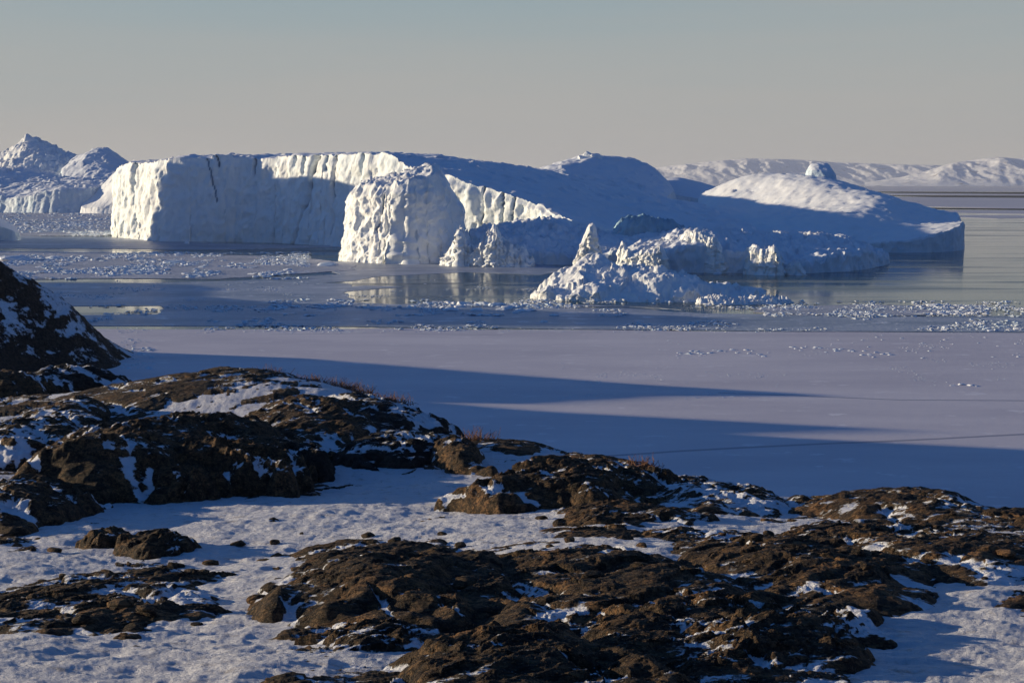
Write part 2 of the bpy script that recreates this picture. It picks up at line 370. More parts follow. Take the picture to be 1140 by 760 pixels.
m, nt, b = newmat('wind_ruffled_water'); b.inputs['Base Color'].default_value = (.035, .04, .05, 1); b.inputs['Roughness'].default_value = .9; b.inputs['Specular IOR Level'].default_value = .05
M_LEAD = m
for k, poly in enumerate([[(900, 205.4), (1500, 205.6), (1500, 206.5), (1100, 206.4), (920, 206)], [(930, 213.2), (1500, 215.2), (1500, 216.8), (1140, 216.2), (1000, 215.0)],
        [(960, 217.4), (1500, 218.6), (1500, 221.4), (1140, 220.4), (1040, 219.6)], [(990, 231), (1140, 232.5), (1500, 233), (1500, 234.4), (1140, 233.8), (1030, 232.8)], [(800, 204.6), (1000, 204.7), (1000, 205.1), (830, 205.1)]]):
    sheet('open_lead', poly, .3, M_LEAD, .05, amp=8, wl=300, seed=250+k)
# ------------------------------------------------------------------ icebergs
def resample(P, step):
    P = np.array(P, float); out = []
    n = len(P)
    for i in range(n):
        a, c = P[i], P[(i+1) % n]; L = np.linalg.norm((c-a)[:2]); k = max(1, int(L/step))
        for j in range(k): out.append(a+(c-a)*j/k)
    return np.array(out)
def chaikin(P, it=1):
    P = np.array(P, float)
    for _ in range(it):
        Q = np.roll(P, -1, 0); P = np.stack([.78*P+.22*Q, .22*P+.78*Q], 1).reshape(-1, P.shape[1])
    return P
def make_berg(name, outline, tops, mat, parent=None, step=1.3, plan=(5., 18.), flute=(1.2, 3.), rough=(1.4, 8.), topn=(.8, 12.),
              flare=.08, cracks=(), seed=0, crown=0., cut=1, topstep=None, soft=1e-4, world=False, topmat=None, rimjag=0., smooth_sh=True, topr=(0., 5.)):
    P3 = []
    for q in outline:
        if world: P3.append(q[:3])
        else:
            p = at(q[0], q[2], q[1]); P3.append((p[0], p[1], max(p[2], .5)))
    T3 = [tuple(t) if world else tuple(at(t[0], t[2], t[1])) for t in tops]
    surf = RBF(list(P3)+T3, soft)
    O = chaikin([p[:2] for p in P3], cut); area = np.sum(O[:, 0]*np.roll(O[:, 1], -1)-np.roll(O[:, 0], -1)*O[:, 1])
    if area < 0: O = O[::-1]
    O = resample(O, step)
    n = len(O)
    def normal(O):
        d = np.roll(O, -1, 0)-np.roll(O, 1, 0); nn = np.c_[d[:, 1], -d[:, 0]]; return nn/np.maximum(np.linalg.norm(nn, axis=1, keepdims=True), 1e-6)
    nn = normal(O)
    O = O+nn*(plan[0]*fbm(O[:, 0]/plan[1], O[:, 1]/plan[1], o=4, s=seed)[:, None]
              + flute[0]*fbm(O[:, 0]/flute[1], O[:, 1]/flute[1], o=3, s=seed+5, ridged=True)[:, None])
    def topz(x, y):
        z = surf(x, y)
        z = z+topn[0]*fbm(x/topn[1], y/topn[1], o=5, s=seed+20)
        if topr[0]: 
            wx = x/topr[1]+.35*fbm(x/topr[1]*2, y/topr[1]*2, o=3, s=seed+26); wy = y/topr[1]+.35*fbm(x/topr[1]*2, y/topr[1]*2, o=3, s=seed+27)
            z = z+topr[0]*(.22*(fbm(wx, wy, o=4, s=seed+25, ridged=True)-.25)+.62*cells(wx*1.3, wy*1.3, seed, 1.7)+.30*cells(wx*2.9, wy*2.9, seed+1, 1.6)+.13*cells(wx*6.5, wy*6.5, seed+2, 1.4))
        return z
    s_arc = np.r_[0, np.cumsum(np.linalg.norm(np.diff(O, axis=0), axis=1))]
    rim = np.maximum(topz(O[:, 0], O[:, 1]) - crown, .4)
    if rimjag: rim = np.maximum(rim + rimjag*fbm(s_arc/3.5, s_arc*0, o=4, s=seed+50)-rimjag*.25, .4)
    for (cpx, w, d, z0, z1, sl) in cracks: pass
    hmax = rim.max(); nv = int(np.clip(hmax/max(step, .4), 6, 70)); nn = normal(O)
    v = np.linspace(0, 1, nv)[:, None]
    Z = rim[None]*(1-v) + (-1.5)*v
    depthw = smooth(0, .12, v)
    disp = flare*rim[None]*v**1.6
    X3 = O[None, :, 0]+0*Z; Y3 = O[None, :, 1]+0*Z
    disp = disp+depthw*(rough[0]*fbm(X3/rough[1], Y3/rough[1], Z/rough[1]/1.2, o=5, s=seed+30, ridged=True)
                        + .6*rough[0]*fbm(X3/(3*rough[1]), Y3/(3*rough[1]), Z/rough[1]/3, o=2, s=seed+33))
    depth_attr = np.zeros_like(Z)
    spx = O[:, 0]/O[:, 1]*F+CX
    vis = (nn @ np.array([0, 1.])) < 0.35
    for (c0, c1, w, d, za, zb) in cracks:   # wandering vertical cracks from za (top fraction) to zb
        cx_ = c0+(c1-c0)*np.clip((v-za)/(zb-za), 0, 1)+5.*fbm(v*5+c0, v*0+c1, o=4, s=seed+int(c0), gain=.6)
        inr = smooth(za-.03, za+.02, v)*(1-smooth(zb-.05, zb+.02, v))
        ww = w*(1-.6*np.clip((v-za)/(zb-za), 0, 1))*(1+.9*noise(v*9+c0, v*0, s=3))
        k = np.exp(-((spx[None]-cx_)/np.maximum(ww, 1.))**2)*inr*vis[None]
        disp = disp-d*k; depth_attr = np.maximum(depth_attr, k)
    disp[0] = 0*disp[0]
    X = X3+nn[None, :, 0]*disp; Y = Y3+nn[None, :, 1]*disp
    V = [np.c_[X.ravel(), Y.ravel(), Z.ravel()]]
    wall = gridfaces(n, nv, True)[:, ::-1]
    # top surface
    ts = topstep or step*1.5
    gx, gy = np.meshgrid(np.arange(O[:, 0].min(), O[:, 0].max(), ts), np.arange(O[:, 1].min(), O[:, 1].max(), ts))
    rs = np.random.RandomState(seed+1)
    G = np.c_[gx.ravel(), gy.ravel()]+rs.uniform(-.25, .25, (gx.size, 2))*ts
    # point in polygon
    ins = np.zeros(len(G), bool); A = O; B = np.roll(O, -1, 0)
    dmin = np.full(len(G), 1e9)
    for a, c in zip(A, B):
        cond = (a[1] > G[:, 1]) != (c[1] > G[:, 1])
        with np.errstate(divide='ignore', invalid='ignore'):
            xi = (c[0]-a[0])*(G[:, 1]-a[1])/(c[1]-a[1]+1e-12)+a[0]
        ins ^= cond & (G[:, 0] < xi)
        dmin = np.minimum(dmin, (G[:, 0]-a[0])**2+(G[:, 1]-a[1])**2)
    dmin = np.sqrt(dmin)
    k_ = ins & (dmin > ts*.5); G = G[k_]; dm = dmin[k_]
    allp = np.r_[O, G]
    r = delaunay_2d_cdt([Vector(p) for p in allp], [(i, (i+1) % n) for i in range(n)], [list(range(n))], 1, 1e-5)
    tv = np.array([(p.x, p.y) for p in r[0]])
    tz = topz(tv[:, 0], tv[:, 1])
    orig = r[3]
    for i, og in enumerate(orig):
        if og and min(og) < n: tz[i] = rim[min(og)]
        elif og: tz[i] -= crown*math.exp(-dm[min(og)-n]/5.)
    tz = np.maximum(tz, .3)
    V.append(np.c_[tv, tz]); off = n*nv
    tris = np.array([f for f in r[2] if len(f) == 3], int).reshape(-1, 3)+off
    quads = wall
    VV = np.concatenate(V)
    Fs = np.r_[np.c_[quads[:, 0], quads[:, 1], quads[:, 2]], np.c_[quads[:, 0], quads[:, 2], quads[:, 3]], tris]
    # wall and top are two parts that meet exactly at the rim
    a = np.zeros(len(VV)); a[:n*nv] = depth_attr.ravel()
    at_top = np.zeros(len(VV)); at_top[off:] = 1; at_top[:n] = 1
    remap = np.arange(len(VV))
    for i, og in enumerate(orig):
        if og and min(og) < n: remap[off+i] = min(og)
    Fs = remap[Fs]
    c = O.mean(0); zb = 0.
    VV = VV-np.array([c[0], c[1], 0]); nw = 2*len(quads)
    o = parent or empty(name, (c[0], c[1], 0))
    def part(nm, Fp, mt):
        us = np.unique(Fp); mp_ = np.zeros(len(VV), int); mp_[us] = np.arange(len(us))
        return mesh_obj(nm, VV[us], mp_[Fp], mt, o, smooth_sh, attrs={'crack': a[us]})
    p1 = part('ice_cliff', Fs[:nw], mat); p2 = part('snowy_top', Fs[nw:], topmat or mat)
    o['_c'] = (float(c[0]), float(c[1]))
    return o
# walls of ice with cracks and a snow covered top
def berg_mat(name, wall, tint, snow, bs=.22, bd=1.0, snowtint=None):
    m, nt, b = newmat(name)
    P = pos(nt, (1, 1, .28)); n1 = nz(nt, P, .05, 6, .6); n2 = nz(nt, P, bs, 9, .68); n3 = nz(nt, pos(nt, (.4, .4, 1.)), .12, 5, .6)
    col = mix(nt, ramp(nt, n1, [(.4, 0), (.7, 1)]), wall, tint)
    col = mix(nt, ramp(nt, n2, [(.3, .5), (.46, 0)]), col, tuple(c*.8 for c in tint))
    col = mix(nt, ramp(nt, n3, [(.6, 0), (.75, .35)]), col, tint)
    g = nt.nodes.new('ShaderNodeNewGeometry'); sxyz = nt.nodes.new('ShaderNodeSeparateXYZ'); nt.links.new(g.outputs['Normal'], sxyz.inputs[0])
    sz = ramp(nt, math_(nt, 'ADD', sxyz.outputs[2], math_(nt, 'MULTIPLY', n2, .25)), [(.62, 0), (.8, 1)])
    col = mix(nt, sz, col, snow)
    col = mix(nt, ramp(nt, attr(nt, 'crack'), [(.25, 0), (.6, 1)]), col, (.2, .29, .4))
    nt.links.new(col, b.inputs['Base Color']); b.inputs['Roughness'].default_value = .6; b.inputs['Specular IOR Level'].default_value = .25
    st = math_(nt, 'SUBTRACT', 1, math_(nt, 'MULTIPLY', sz, .75))
    bump(nt, math_(nt, 'MULTIPLY', n2, st), b, bd)
    return m
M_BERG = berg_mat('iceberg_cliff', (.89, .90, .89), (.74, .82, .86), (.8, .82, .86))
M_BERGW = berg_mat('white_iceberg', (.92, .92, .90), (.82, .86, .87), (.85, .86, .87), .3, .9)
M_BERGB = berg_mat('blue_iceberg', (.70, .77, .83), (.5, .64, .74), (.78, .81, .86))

def finish(o, label, cat='iceberg', group=None):
    del o['_c']; tag(o, label, cat, group); return o

def blob(name, c, r, mat, seed, amp=.3, sub=5, parent=None, fl=False, flat=0, freq=1.2, facet=.0):
    import bmesh
    bm = bmesh.new(); bmesh.ops.create_icosphere(bm, subdivisions=sub, radius=1)
    V = np.array([v.co[:] for v in bm.verts]); Fs = np.array([[v.index for v in f.verts] for f in bm.faces]); bm.free()
    if facet:                                             # cut with random planes for an angular broken look
        rs = np.random.RandomState(seed)
        for k in range(14):
            d = rs.normal(size=3); d /= np.linalg.norm(d); h = rs.uniform(.55, .85)
            s_ = V@d; ov = np.maximum(s_-h, 0); V = V-ov[:, None]*d*facet
    dsp = fbm(V[:, 0]*freq+seed, V[:, 1]*freq, V[:, 2]*freq, o=5, s=seed)
    dr = fbm(V[:, 0]*freq*2.3+seed, V[:, 1]*freq*2.3, V[:, 2]*freq*2.3, o=4, s=seed+4, ridged=True)
    V = V*(1+amp*dsp+amp*.35*dr)[:, None]
    V = V*np.array(r)+np.array(c)
    if flat is not None: V[:, 2] = np.maximum(V[:, 2], flat)
    o = mesh_obj(name, V, Fs, mat, parent, not fl, attrs={'crack': V[:, 0]*0, 'hollow': np.clip(-dr*.5, -.3, .3)})
    return o
# 1 the big flat topped iceberg
tab = make_berg('tabular_iceberg',
    [(129, 1352, 189), (134, 1325, 184), (146, 1290, 180), (160, 1262, 181), (180, 1218, 175.5), (215, 1212, 174.5), (255, 1212, 174.5), (300, 1204, 174.5),
     (345, 1160, 173), (392, 1112, 171.5), (430, 1075, 172), (447, 1058, 180), (470, 1035, 188), (497, 1012, 194), (518, 1000, 205),
     (557, 985, 213), (600, 960, 228), (640, 930, 248), (662, 872, 268), (720, 868, 282), (800, 900, 276), (845, 1010, 262), (835, 1120, 250), (790, 1230, 232), (720, 1350, 214),
     (650, 1450, 199), (600, 1480, 189), (520, 1500, 179.5), (450, 1500, 173), (300, 1460, 175), (180, 1430, 178), (137, 1400, 186)],
    [(500, 1250, 176.5), (560, 1250, 185), (620, 1200, 196), (600, 1050, 207), (680, 1050, 228), (700, 1180, 222), (750, 1080, 238), (450, 1300, 172.5), (300, 1330, 174.3), (540, 1100, 189), (660, 985, 240)],
    M_BERG, step=1.25, plan=(5, 22), flute=(.7, 9), rough=(4.0, 14), topn=(4.5, 55), flare=.09, topstep=2.2, rimjag=2.2, seed=1, topr=(2.6, 26),
    cracks=[(232, 246, .5, 2.5, -.1, .55), (240, 246, .7, 5, -.1, .15), (286, 287, 1.2, 9, -.1, .2),
            (357, 335, 2.3, 14, -.1, 1.02), (375, 377, 1.2, 9, -.1, .5), (330, 331, .9, 6, -.1, .12),
            (405, 407, .9, 5, -.1, .25), (366, 367, .8, 4, -.1, .2), (340, 341, .9, 5, -.1, .2),
            (560, 562, .8, 5, -.1, .9), (540, 541, .7, 3, -.1, .9), (153, 158, 1.6, 10, -.1, .9), (573, 574, .7, 3, -.1, .9)])
finish(tab, 'huge flat-topped iceberg with a long cracked cliff and blue top sloping down right')

# 2 block in front of it
blk = make_berg('block_iceberg',
    [(389, 925, 216), (396, 908, 207), (420, 893, 206), (451, 878, 204), (470, 884, 198), (492, 892, 196), (508, 902, 222), (509, 920, 222), (492, 926, 192), (455, 934, 192), (412, 940, 199), (391, 938, 210)],
    [(430, 915, 199), (470, 910, 193), (486, 916, 188)],
    M_BERGW, step=.75, plan=(2.4, 14), flute=(.35, 3.5), rough=(4.2, 9), topn=(1.3, 7), flare=.12, topstep=1.1, rimjag=3, seed=41, topr=(3, 6), cracks=[(432, 425, 1.2, 3, .1, .6)])
finish(blk, 'tall blocky white iceberg with a bright craggy face, standing before the cracked cliff')

# 3 jagged row of ice teeth
teeth = make_berg('jagged_iceberg',
    [(496, 862, 291), (503, 856, 280), (513, 852, 262), (519, 851, 264), (527, 850, 274), (538, 848, 272), (545, 846, 257), (553, 845, 258), (560, 845, 271), (570, 843, 277), (582, 842, 281), (587, 846, 286),
     (586, 866, 287), (575, 872, 285), (552, 874, 280), (530, 874, 286), (515, 874, 280), (503, 872, 287)],
    [(515, 862, 255), (524, 862, 272), (533, 862, 279), (541, 862, 272), (549, 860, 254), (556, 860, 262), (562, 860, 277), (575, 858, 280)],
    M_BERGW, step=.5, plan=(5, 8), flute=(.8, 3), rough=(4.0, 5), topn=(2.5, 6), flare=.1, topstep=.5, rimjag=5, seed=61, topr=(7, 9), cut=0)
finish(teeth, 'low jagged white iceberg with two pointed teeth, right of the tall blocky iceberg')

# 3b low blue hump
hump = make_berg('humped_iceberg',
    [(520, 905, 262), (545, 885, 268), (590, 872, 282), (640, 868, 284), (680, 862, 284), (705, 866, 284), (715, 885, 272), (690, 905, 262), (640, 925, 250), (600, 935, 246), (560, 935, 250), (525, 925, 254)],
    [(580, 905, 256), (612, 905, 247), (640, 900, 258), (665, 885, 268)],
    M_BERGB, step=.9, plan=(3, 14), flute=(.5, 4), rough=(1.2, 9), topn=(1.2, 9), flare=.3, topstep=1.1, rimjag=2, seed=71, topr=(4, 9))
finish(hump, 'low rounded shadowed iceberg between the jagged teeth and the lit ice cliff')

# 4 rear snowy domes
dome = make_berg('snowy_iceberg',
    [(596, 1530, 191), (612, 1500, 190), (650, 1470, 199), (700, 1460, 212), (740, 1470, 218), (752, 1530, 212), (742, 1620, 204), (715, 1660, 184), (680, 1670, 181), (640, 1660, 183), (605, 1600, 187)],
    [(622, 1540, 184), (634, 1560, 182), (647, 1590, 178), (657, 1600, 171.5), (667, 1600, 176.5), (685, 1600, 178.5), (703, 1600, 184), (715, 1620, 180), (724, 1610, 183), (735, 1570, 200), (640, 1520, 191)],
    M_BERGB, step=2.0, plan=(4, 30), flute=(.3, 6), rough=(1.2, 14), topn=(3.0, 26), flare=.5, topstep=2.0, seed=81, crown=2, topr=(2.5, 30))
finish(dome, 'rounded snowy iceberg with a small crown of ice on top, behind the blue slope')
for k, (px_, py_, rr) in enumerate([(655, 174, (7, 5, 5)), (663, 175, (9, 6, 4)), (648, 176, (5, 4, 3.5))]):
    p = at(px_, py_, 1598); cb = blob('ice_crown', (0, 0, 0), rr, M_BERG, 15+k, .3, 4, dome, flat=None, facet=.9)
    cb.location = Vector(p)-dome.location
dome2 = make_berg('rounded_iceberg',
    [(725, 1620, 212), (750, 1590, 215), (790, 1580, 222), (812, 1600, 220), (808, 1700, 210), (780, 1730, 202), (750, 1730, 199), (725, 1700, 203)],
    [(752, 1670, 198), (775, 1660, 204), (795, 1650, 212)],
    M_BERGB, step=2.4, plan=(4, 30), flute=(.2, 6), rough=(1, 14), topn=(2.0, 26), flare=.4, topstep=3, seed=91, crown=2)
finish(dome2, 'small low rounded iceberg just right of the snowy domed one, before the far mountains')

# 5 right berg with sunlit mound
rb = make_berg('mounded_iceberg',
    [(770, 1120, 268), (830, 1090, 268), (900, 1060, 270), (960, 1030, 271), (1003, 1015, 269), (1040, 1025, 262), (1066, 1045, 252), (1071, 1075, 247), (1066, 1180, 238), (1040, 1300, 233),
     (1000, 1420, 224), (950, 1480, 213), (900, 1500, 205), (850, 1500, 202), (800, 1460, 215), (770, 1300, 238)],
    [(788, 1300, 229), (808, 1318, 213), (824, 1330, 199), (835, 1335, 195), (850, 1320, 195), (868, 1290, 199), (890, 1260, 204), (925, 1225, 210), (955, 1195, 214), (975, 1170, 220), (990, 1140, 231),
     (795, 1268, 230), (825, 1262, 231.5), (860, 1225, 232.5), (895, 1190, 233), (930, 1155, 234), (960, 1125, 235.5), (838, 1292, 213), (870, 1252, 217), (908, 1212, 220), (942, 1178, 223),
     (800, 1190, 240), (860, 1140, 243), (920, 1100, 245), (890, 1350, 199), (935, 1330, 206), (990, 1330, 220), (1030, 1220, 236), (1030, 1120, 246), (860, 1110, 252), (1000, 1080, 254)],
    M_BERGB, topr=(1.2, 14), topmat=M_SNOWB, step=1.4, plan=(4, 30), flute=(.6, 5), rough=(1.2, 10), topn=(2.4, 40), flare=.05, topstep=2.2, rimjag=.6, seed=101, soft=3e-5)
finish(rb, 'broad low iceberg with a sunlit snow mound on top, by the open water')
# 5b the cap block
p = at(914, 207, 1295)
cap = blob('ice_block', (p[0], p[1], p[2]+6), (17, 15, 16), M_BERGB, 7, .2, 5, None, flat=p[2]-6, facet=.45)
recenter(cap, (p[0], p[1], p[2]-3)); cap.parent = rb; cap.location = cap.location-rb.location; cap['label'] = 'dome-shaped block of blue ice on the crest of the snow mound'

# 7 low shadowed berg in the front centre
low = make_berg('craggy_iceberg',
    [(640, 826, 290), (660, 812, 283), (690, 802, 282), (720, 798, 281), (752, 795, 276), (775, 793, 274), (800, 792, 277), (825, 790, 279), (835, 787, 276), (850, 784, 276), (864, 784, 277), (868, 790, 288), (885, 786, 291),
     (900, 788, 290), (930, 800, 284), (955, 818, 279), (975, 850, 280), (987, 880, 285), (985, 910, 283), (955, 935, 268), (910, 950, 263), (860, 940, 264), (800, 930, 262), (740, 920, 258), (690, 910, 262), (650, 880, 268)],
    [(700, 840, 277), (757, 828, 262), (775, 830, 257), (792, 832, 260), (802, 835, 263), (840, 835, 273), (855, 830, 274), (890, 850, 272), (915, 880, 262), (950, 870, 270), (735, 860, 262), (700, 870, 266)],
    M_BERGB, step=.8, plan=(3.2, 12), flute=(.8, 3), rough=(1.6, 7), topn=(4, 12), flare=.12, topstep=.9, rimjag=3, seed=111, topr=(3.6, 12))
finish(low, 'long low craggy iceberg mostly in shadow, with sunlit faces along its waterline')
def as_part(o, root, name, label=None):       # join wall and top into one part of a bigger berg
    import bmesh
    bm = bmesh.new(); ch = [c for c in bpy.data.objects if c.parent == o]; off = o.location-root.location; mt = ch[0].data.materials[0]
    for c in ch: bm.from_mesh(c.data)
    bmesh.ops.remove_doubles(bm, verts=bm.verts, dist=1e-4); me = bpy.data.meshes.new(name); bm.to_mesh(me); bm.free()
    me.materials.append(mt)
    for c in ch: bpy.data.objects.remove(c)
    bpy.data.objects.remove(o); q = bpy.data.objects.new(name, me); COL.objects.link(q); q.parent = root; q.location = off
    if label: q['label'] = label
    return q
# pinnacle and crest crags standing on the low berg
def crag(root, name, pts, D, depth, mat, seed, label, cat='iceberg', group=None, dx=0, skew=0., topn=(1.2, 3), jag=1.2, base=None, plan_=(2.4, 5)):
    """pts: silhouette (px,py) left to right; footprint a lens of given depth"""
    front = [(p[0], D+skew*(.5-i/(len(pts)-1))-depth*.5*math.sin(math.pi*(i+.5)/len(pts)), p[1]+2) for i, p in enumerate(pts)]
    back = [(p[0]+dx, D+skew*(.5-i/(len(pts)-1))+depth*.5*math.sin(math.pi*(i+.5)/len(pts)), p[1]+1) for i, p in enumerate(pts)][::-1]
    o = make_berg(name, front+back, [(p[0], D+skew*(.5-(i+1)/(len(pts)-1)), p[1]) for i, p in enumerate(pts[1:-1])], mat, step=max(.3, D/2400), plan=plan_, flute=(.5, 2), rough=(2.4, 4), topn=topn, flare=.16, topstep=max(.4, D/1900), rimjag=jag, seed=seed, topr=(1.5, 3))
    return as_part(o, root, name, label)
crag(low, 'ice_pinnacle', [(643, 284), (648, 268), (653, 256), (659, 250), (664, 257), (667, 285)], 800, 7, M_BERGW, 121, 'slender leaning white ice pinnacle rising behind the rubble-covered iceberg', plan_=(1., 3))
crag(low, 'ice_fin', [(690, 283), (692, 270), (697, 276), (705, 281), (715, 278), (727, 276), (736, 274), (740, 282)], 784, 9, M_BERGW, 125, 'small sunlit ice fin beside the pinnacle', skew=18)
crag(low, 'ice_crag', [(831, 296), (835, 278), (840, 273), (848, 277), (856, 276), (864, 276), (868, 284), (869, 292)], 776, 9, M_BERGW, 131, 'sunlit craggy ice face with a dark hollow, on the front of the low shadowed iceberg', skew=18)
crag(low, 'ice_crag', [(873, 302), (877, 294), (884, 291), (891, 293), (895, 302)], 774, 5, M_BERGW, 135, 'small sunlit arch-like lump of ice at the waterline right of the larger lit ice face', skew=10)
crag(low, 'ice_crag', [(756, 266), (762, 259), (772, 256), (784, 259), (793, 263), (800, 268), (806, 284)], 800, 9, M_BERGW, 137, 'sunlit ragged crest on the low shadowed iceberg, below the teal ice wall', skew=20)

# teal ice wall set into the long slope
tw = make_berg('teal_ice_wall', [(684, 905, 250), (700, 893, 246), (720, 886, 244), (742, 886, 246), (760, 893, 253), (768, 905, 262), (760, 925, 253), (720, 930, 245), (692, 922, 247)], [(722, 905, 243)],
    M_TEAL, step=.9, plan=(2, 9), flute=(1., 3), rough=(4, 7), topn=(3, 8), flare=.1, topstep=1.2, rimjag=6, seed=141, topr=(4, 7))
as_part(tw, tab, 'bare_ice_wall', 'dark teal wall of bare ice at the foot of the long blue slope')

# 6 rubble covered berg in front
rub = make_berg('rubble_iceberg',
    [(592, 617, 328), (600, 610, 327), (630, 604, 327), (670, 599, 330), (710, 596, 331), (750, 596, 331), (790, 602, 330), (830, 612, 328), (852, 626, 326), (845, 645, 323), (800, 655, 317), (750, 658, 310), (700, 655, 302), (660, 648, 292), (630, 640, 302), (605, 630, 318)],
    [(618, 622, 314), (632, 624, 303), (645, 628, 293), (656, 631, 287), (668, 628, 288), (690, 622, 298), (715, 614, 301), (738, 607, 306), (755, 603, 312), (770, 600, 319),
     (700, 645, 308), (740, 640, 312), (800, 630, 321), (630, 612, 318), (660, 608, 316), (690, 603, 321), (720, 600, 325)],
    M_BERGW, step=.5, plan=(3, 9), flute=(.4, 2), rough=(1.4, 3), topn=(3.4, 10), flare=.2, topstep=.45, rimjag=1.2, seed=151, soft=3e-5, topr=(2.8, 11))
finish(rub, 'sunlit rubble-covered iceberg in front, rising to a white hump at its left')
sm = make_berg('small_iceberg', [(772, 588, 338), (790, 583, 338), (815, 582, 338), (840, 583, 338), (872, 586, 338), (886, 594, 336), (860, 601, 334), (825, 600, 335), (790, 597, 335)],
    [(790, 591, 331), (803, 592, 330.5), (815, 592, 334), (840, 591, 332), (853, 592, 331), (870, 592, 334)],
    M_BERGW, step=.4, plan=(1.2, 5), flute=(.3, 1.6), rough=(.5, 2), topn=(.9, 2.6), flare=.2, topstep=.4, rimjag=1.2, seed=161, topr=(2.2, 2.6))
finish(sm, 'small low white iceberg lying in front of the rubble-covered one')

# left background bergs
lp = make_berg('peaked_iceberg',
    [(-60, 2755, 205), (0, 2726, 196), (50, 2726, 192), (90, 2755, 190), (110, 2827, 190), (90, 2972, 184), (40, 2987, 182), (-20, 2987, 184), (-60, 2900, 190)],
    [(5, 2842, 176), (18, 2856, 162), (31, 2863, 152.5), (38, 2863, 156), (47, 2863, 156.5), (60, 2863, 165), (74, 2856, 172), (40, 2784, 174), (-30, 2871, 180)],
    M_BERGW, step=2.4, plan=(5, 30), flute=(1, 8), rough=(3, 18), topn=(8, 20), flare=.4, topstep=2.0, rimjag=5, seed=171, topr=(9, 30), soft=1e-5)
finish(lp, 'sharp-peaked white iceberg far back at the left edge')
ld = make_berg('dark_domed_iceberg',
    [(70, 2580, 200), (100, 2535, 200), (130, 2535, 198), (145, 2580, 192), (150, 2700, 186), (135, 2760, 176), (110, 2775, 168), (85, 2760, 173), (68, 2685, 188)],
    [(88, 2640, 176), (100, 2655, 169), (113, 2662, 165), (122, 2662, 167), (132, 2655, 176), (105, 2595, 184)],
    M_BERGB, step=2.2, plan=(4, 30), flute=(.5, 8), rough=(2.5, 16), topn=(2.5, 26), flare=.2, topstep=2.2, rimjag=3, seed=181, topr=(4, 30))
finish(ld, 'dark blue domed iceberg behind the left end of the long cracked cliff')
lf = make_berg('sloping_iceberg',
    [(-80, 2430, 226), (0, 2381, 220), (30, 2349, 218), (60, 2332, 212), (95, 2332, 212), (118, 2381, 206), (120, 2592, 200), (80, 2721, 197), (40, 2721, 190), (0, 2721, 188), (-80, 2673, 190)],
    [(20, 2527, 204), (60, 2527, 200), (0, 2592, 190), (90, 2527, 200), (10, 2430, 212), (60, 2397, 208)],
    M_BERGB, step=2.2, plan=(6, 30), flute=(.8, 8), rough=(2.5, 14), topn=(4., 28), flare=.3, topstep=2.2, rimjag=4, seed=191, topr=(5, 34))
finish(lf, 'low sloping iceberg at the left edge, in front of the sharp-peaked one')
lm = make_berg('white_slope_iceberg',
    [(88, 2320, 230), (104, 2291, 231), (124, 2280, 226), (150, 2272, 200), (150, 2400, 186), (128, 2384, 192), (108, 2368, 212)],
    [(112, 2320, 219), (125, 2320, 204), (137, 2320, 190)],
    M_SNOWB, step=1.6, plan=(3, 20), flute=(.3, 6), rough=(1.2, 9), topn=(1.5, 14), flare=.3, topstep=1.6, seed=201, topr=(1.5, 16))
finish(lm, 'bright white ice slope leaning against the left end of the long cliff')
le = make_berg('shadowed_iceberg', [(-40, 1240, 250), (0, 1225, 252), (16, 1222, 257), (22, 1240, 260), (10, 1270, 250), (-40, 1290, 240)], [(-10, 1250, 240), (5, 1250, 246)],
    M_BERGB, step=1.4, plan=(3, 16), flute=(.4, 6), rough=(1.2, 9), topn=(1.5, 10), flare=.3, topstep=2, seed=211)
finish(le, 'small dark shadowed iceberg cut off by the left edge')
# bergs outside the frame on the left: they throw the shadow bands across the ice
o = make_berg('distant_tabular_iceberg', [(-430, 1098, 72), (-436, 1150, 92), (-458, 1250, 97), (-600, 1282, 92), (-800, 1290, 80), (-800, 1100, 70)], [(-600, 1190, 85)],
    M_BERG, step=4, plan=(6, 40), flute=(1, 8), rough=(3, 16), topn=(2, 30), topstep=8, seed=221, world=True)
finish(o, 'large iceberg standing in the fjord left of the view')
o = make_berg('distant_tabular_iceberg', [(-300, 570, 56), (-300, 612, 56), (-330, 640, 34), (-360, 735, 34), (-600, 800, 50), (-620, 586, 60), (-450, 574, 58)], [(-480, 650, 56)],
    M_BERG, step=4, plan=(5, 40), flute=(1, 8), rough=(3, 16), topn=(1.5, 30), topstep=8, seed=231, world=True)
finish(o, 'flat iceberg left of the view beyond the headland')

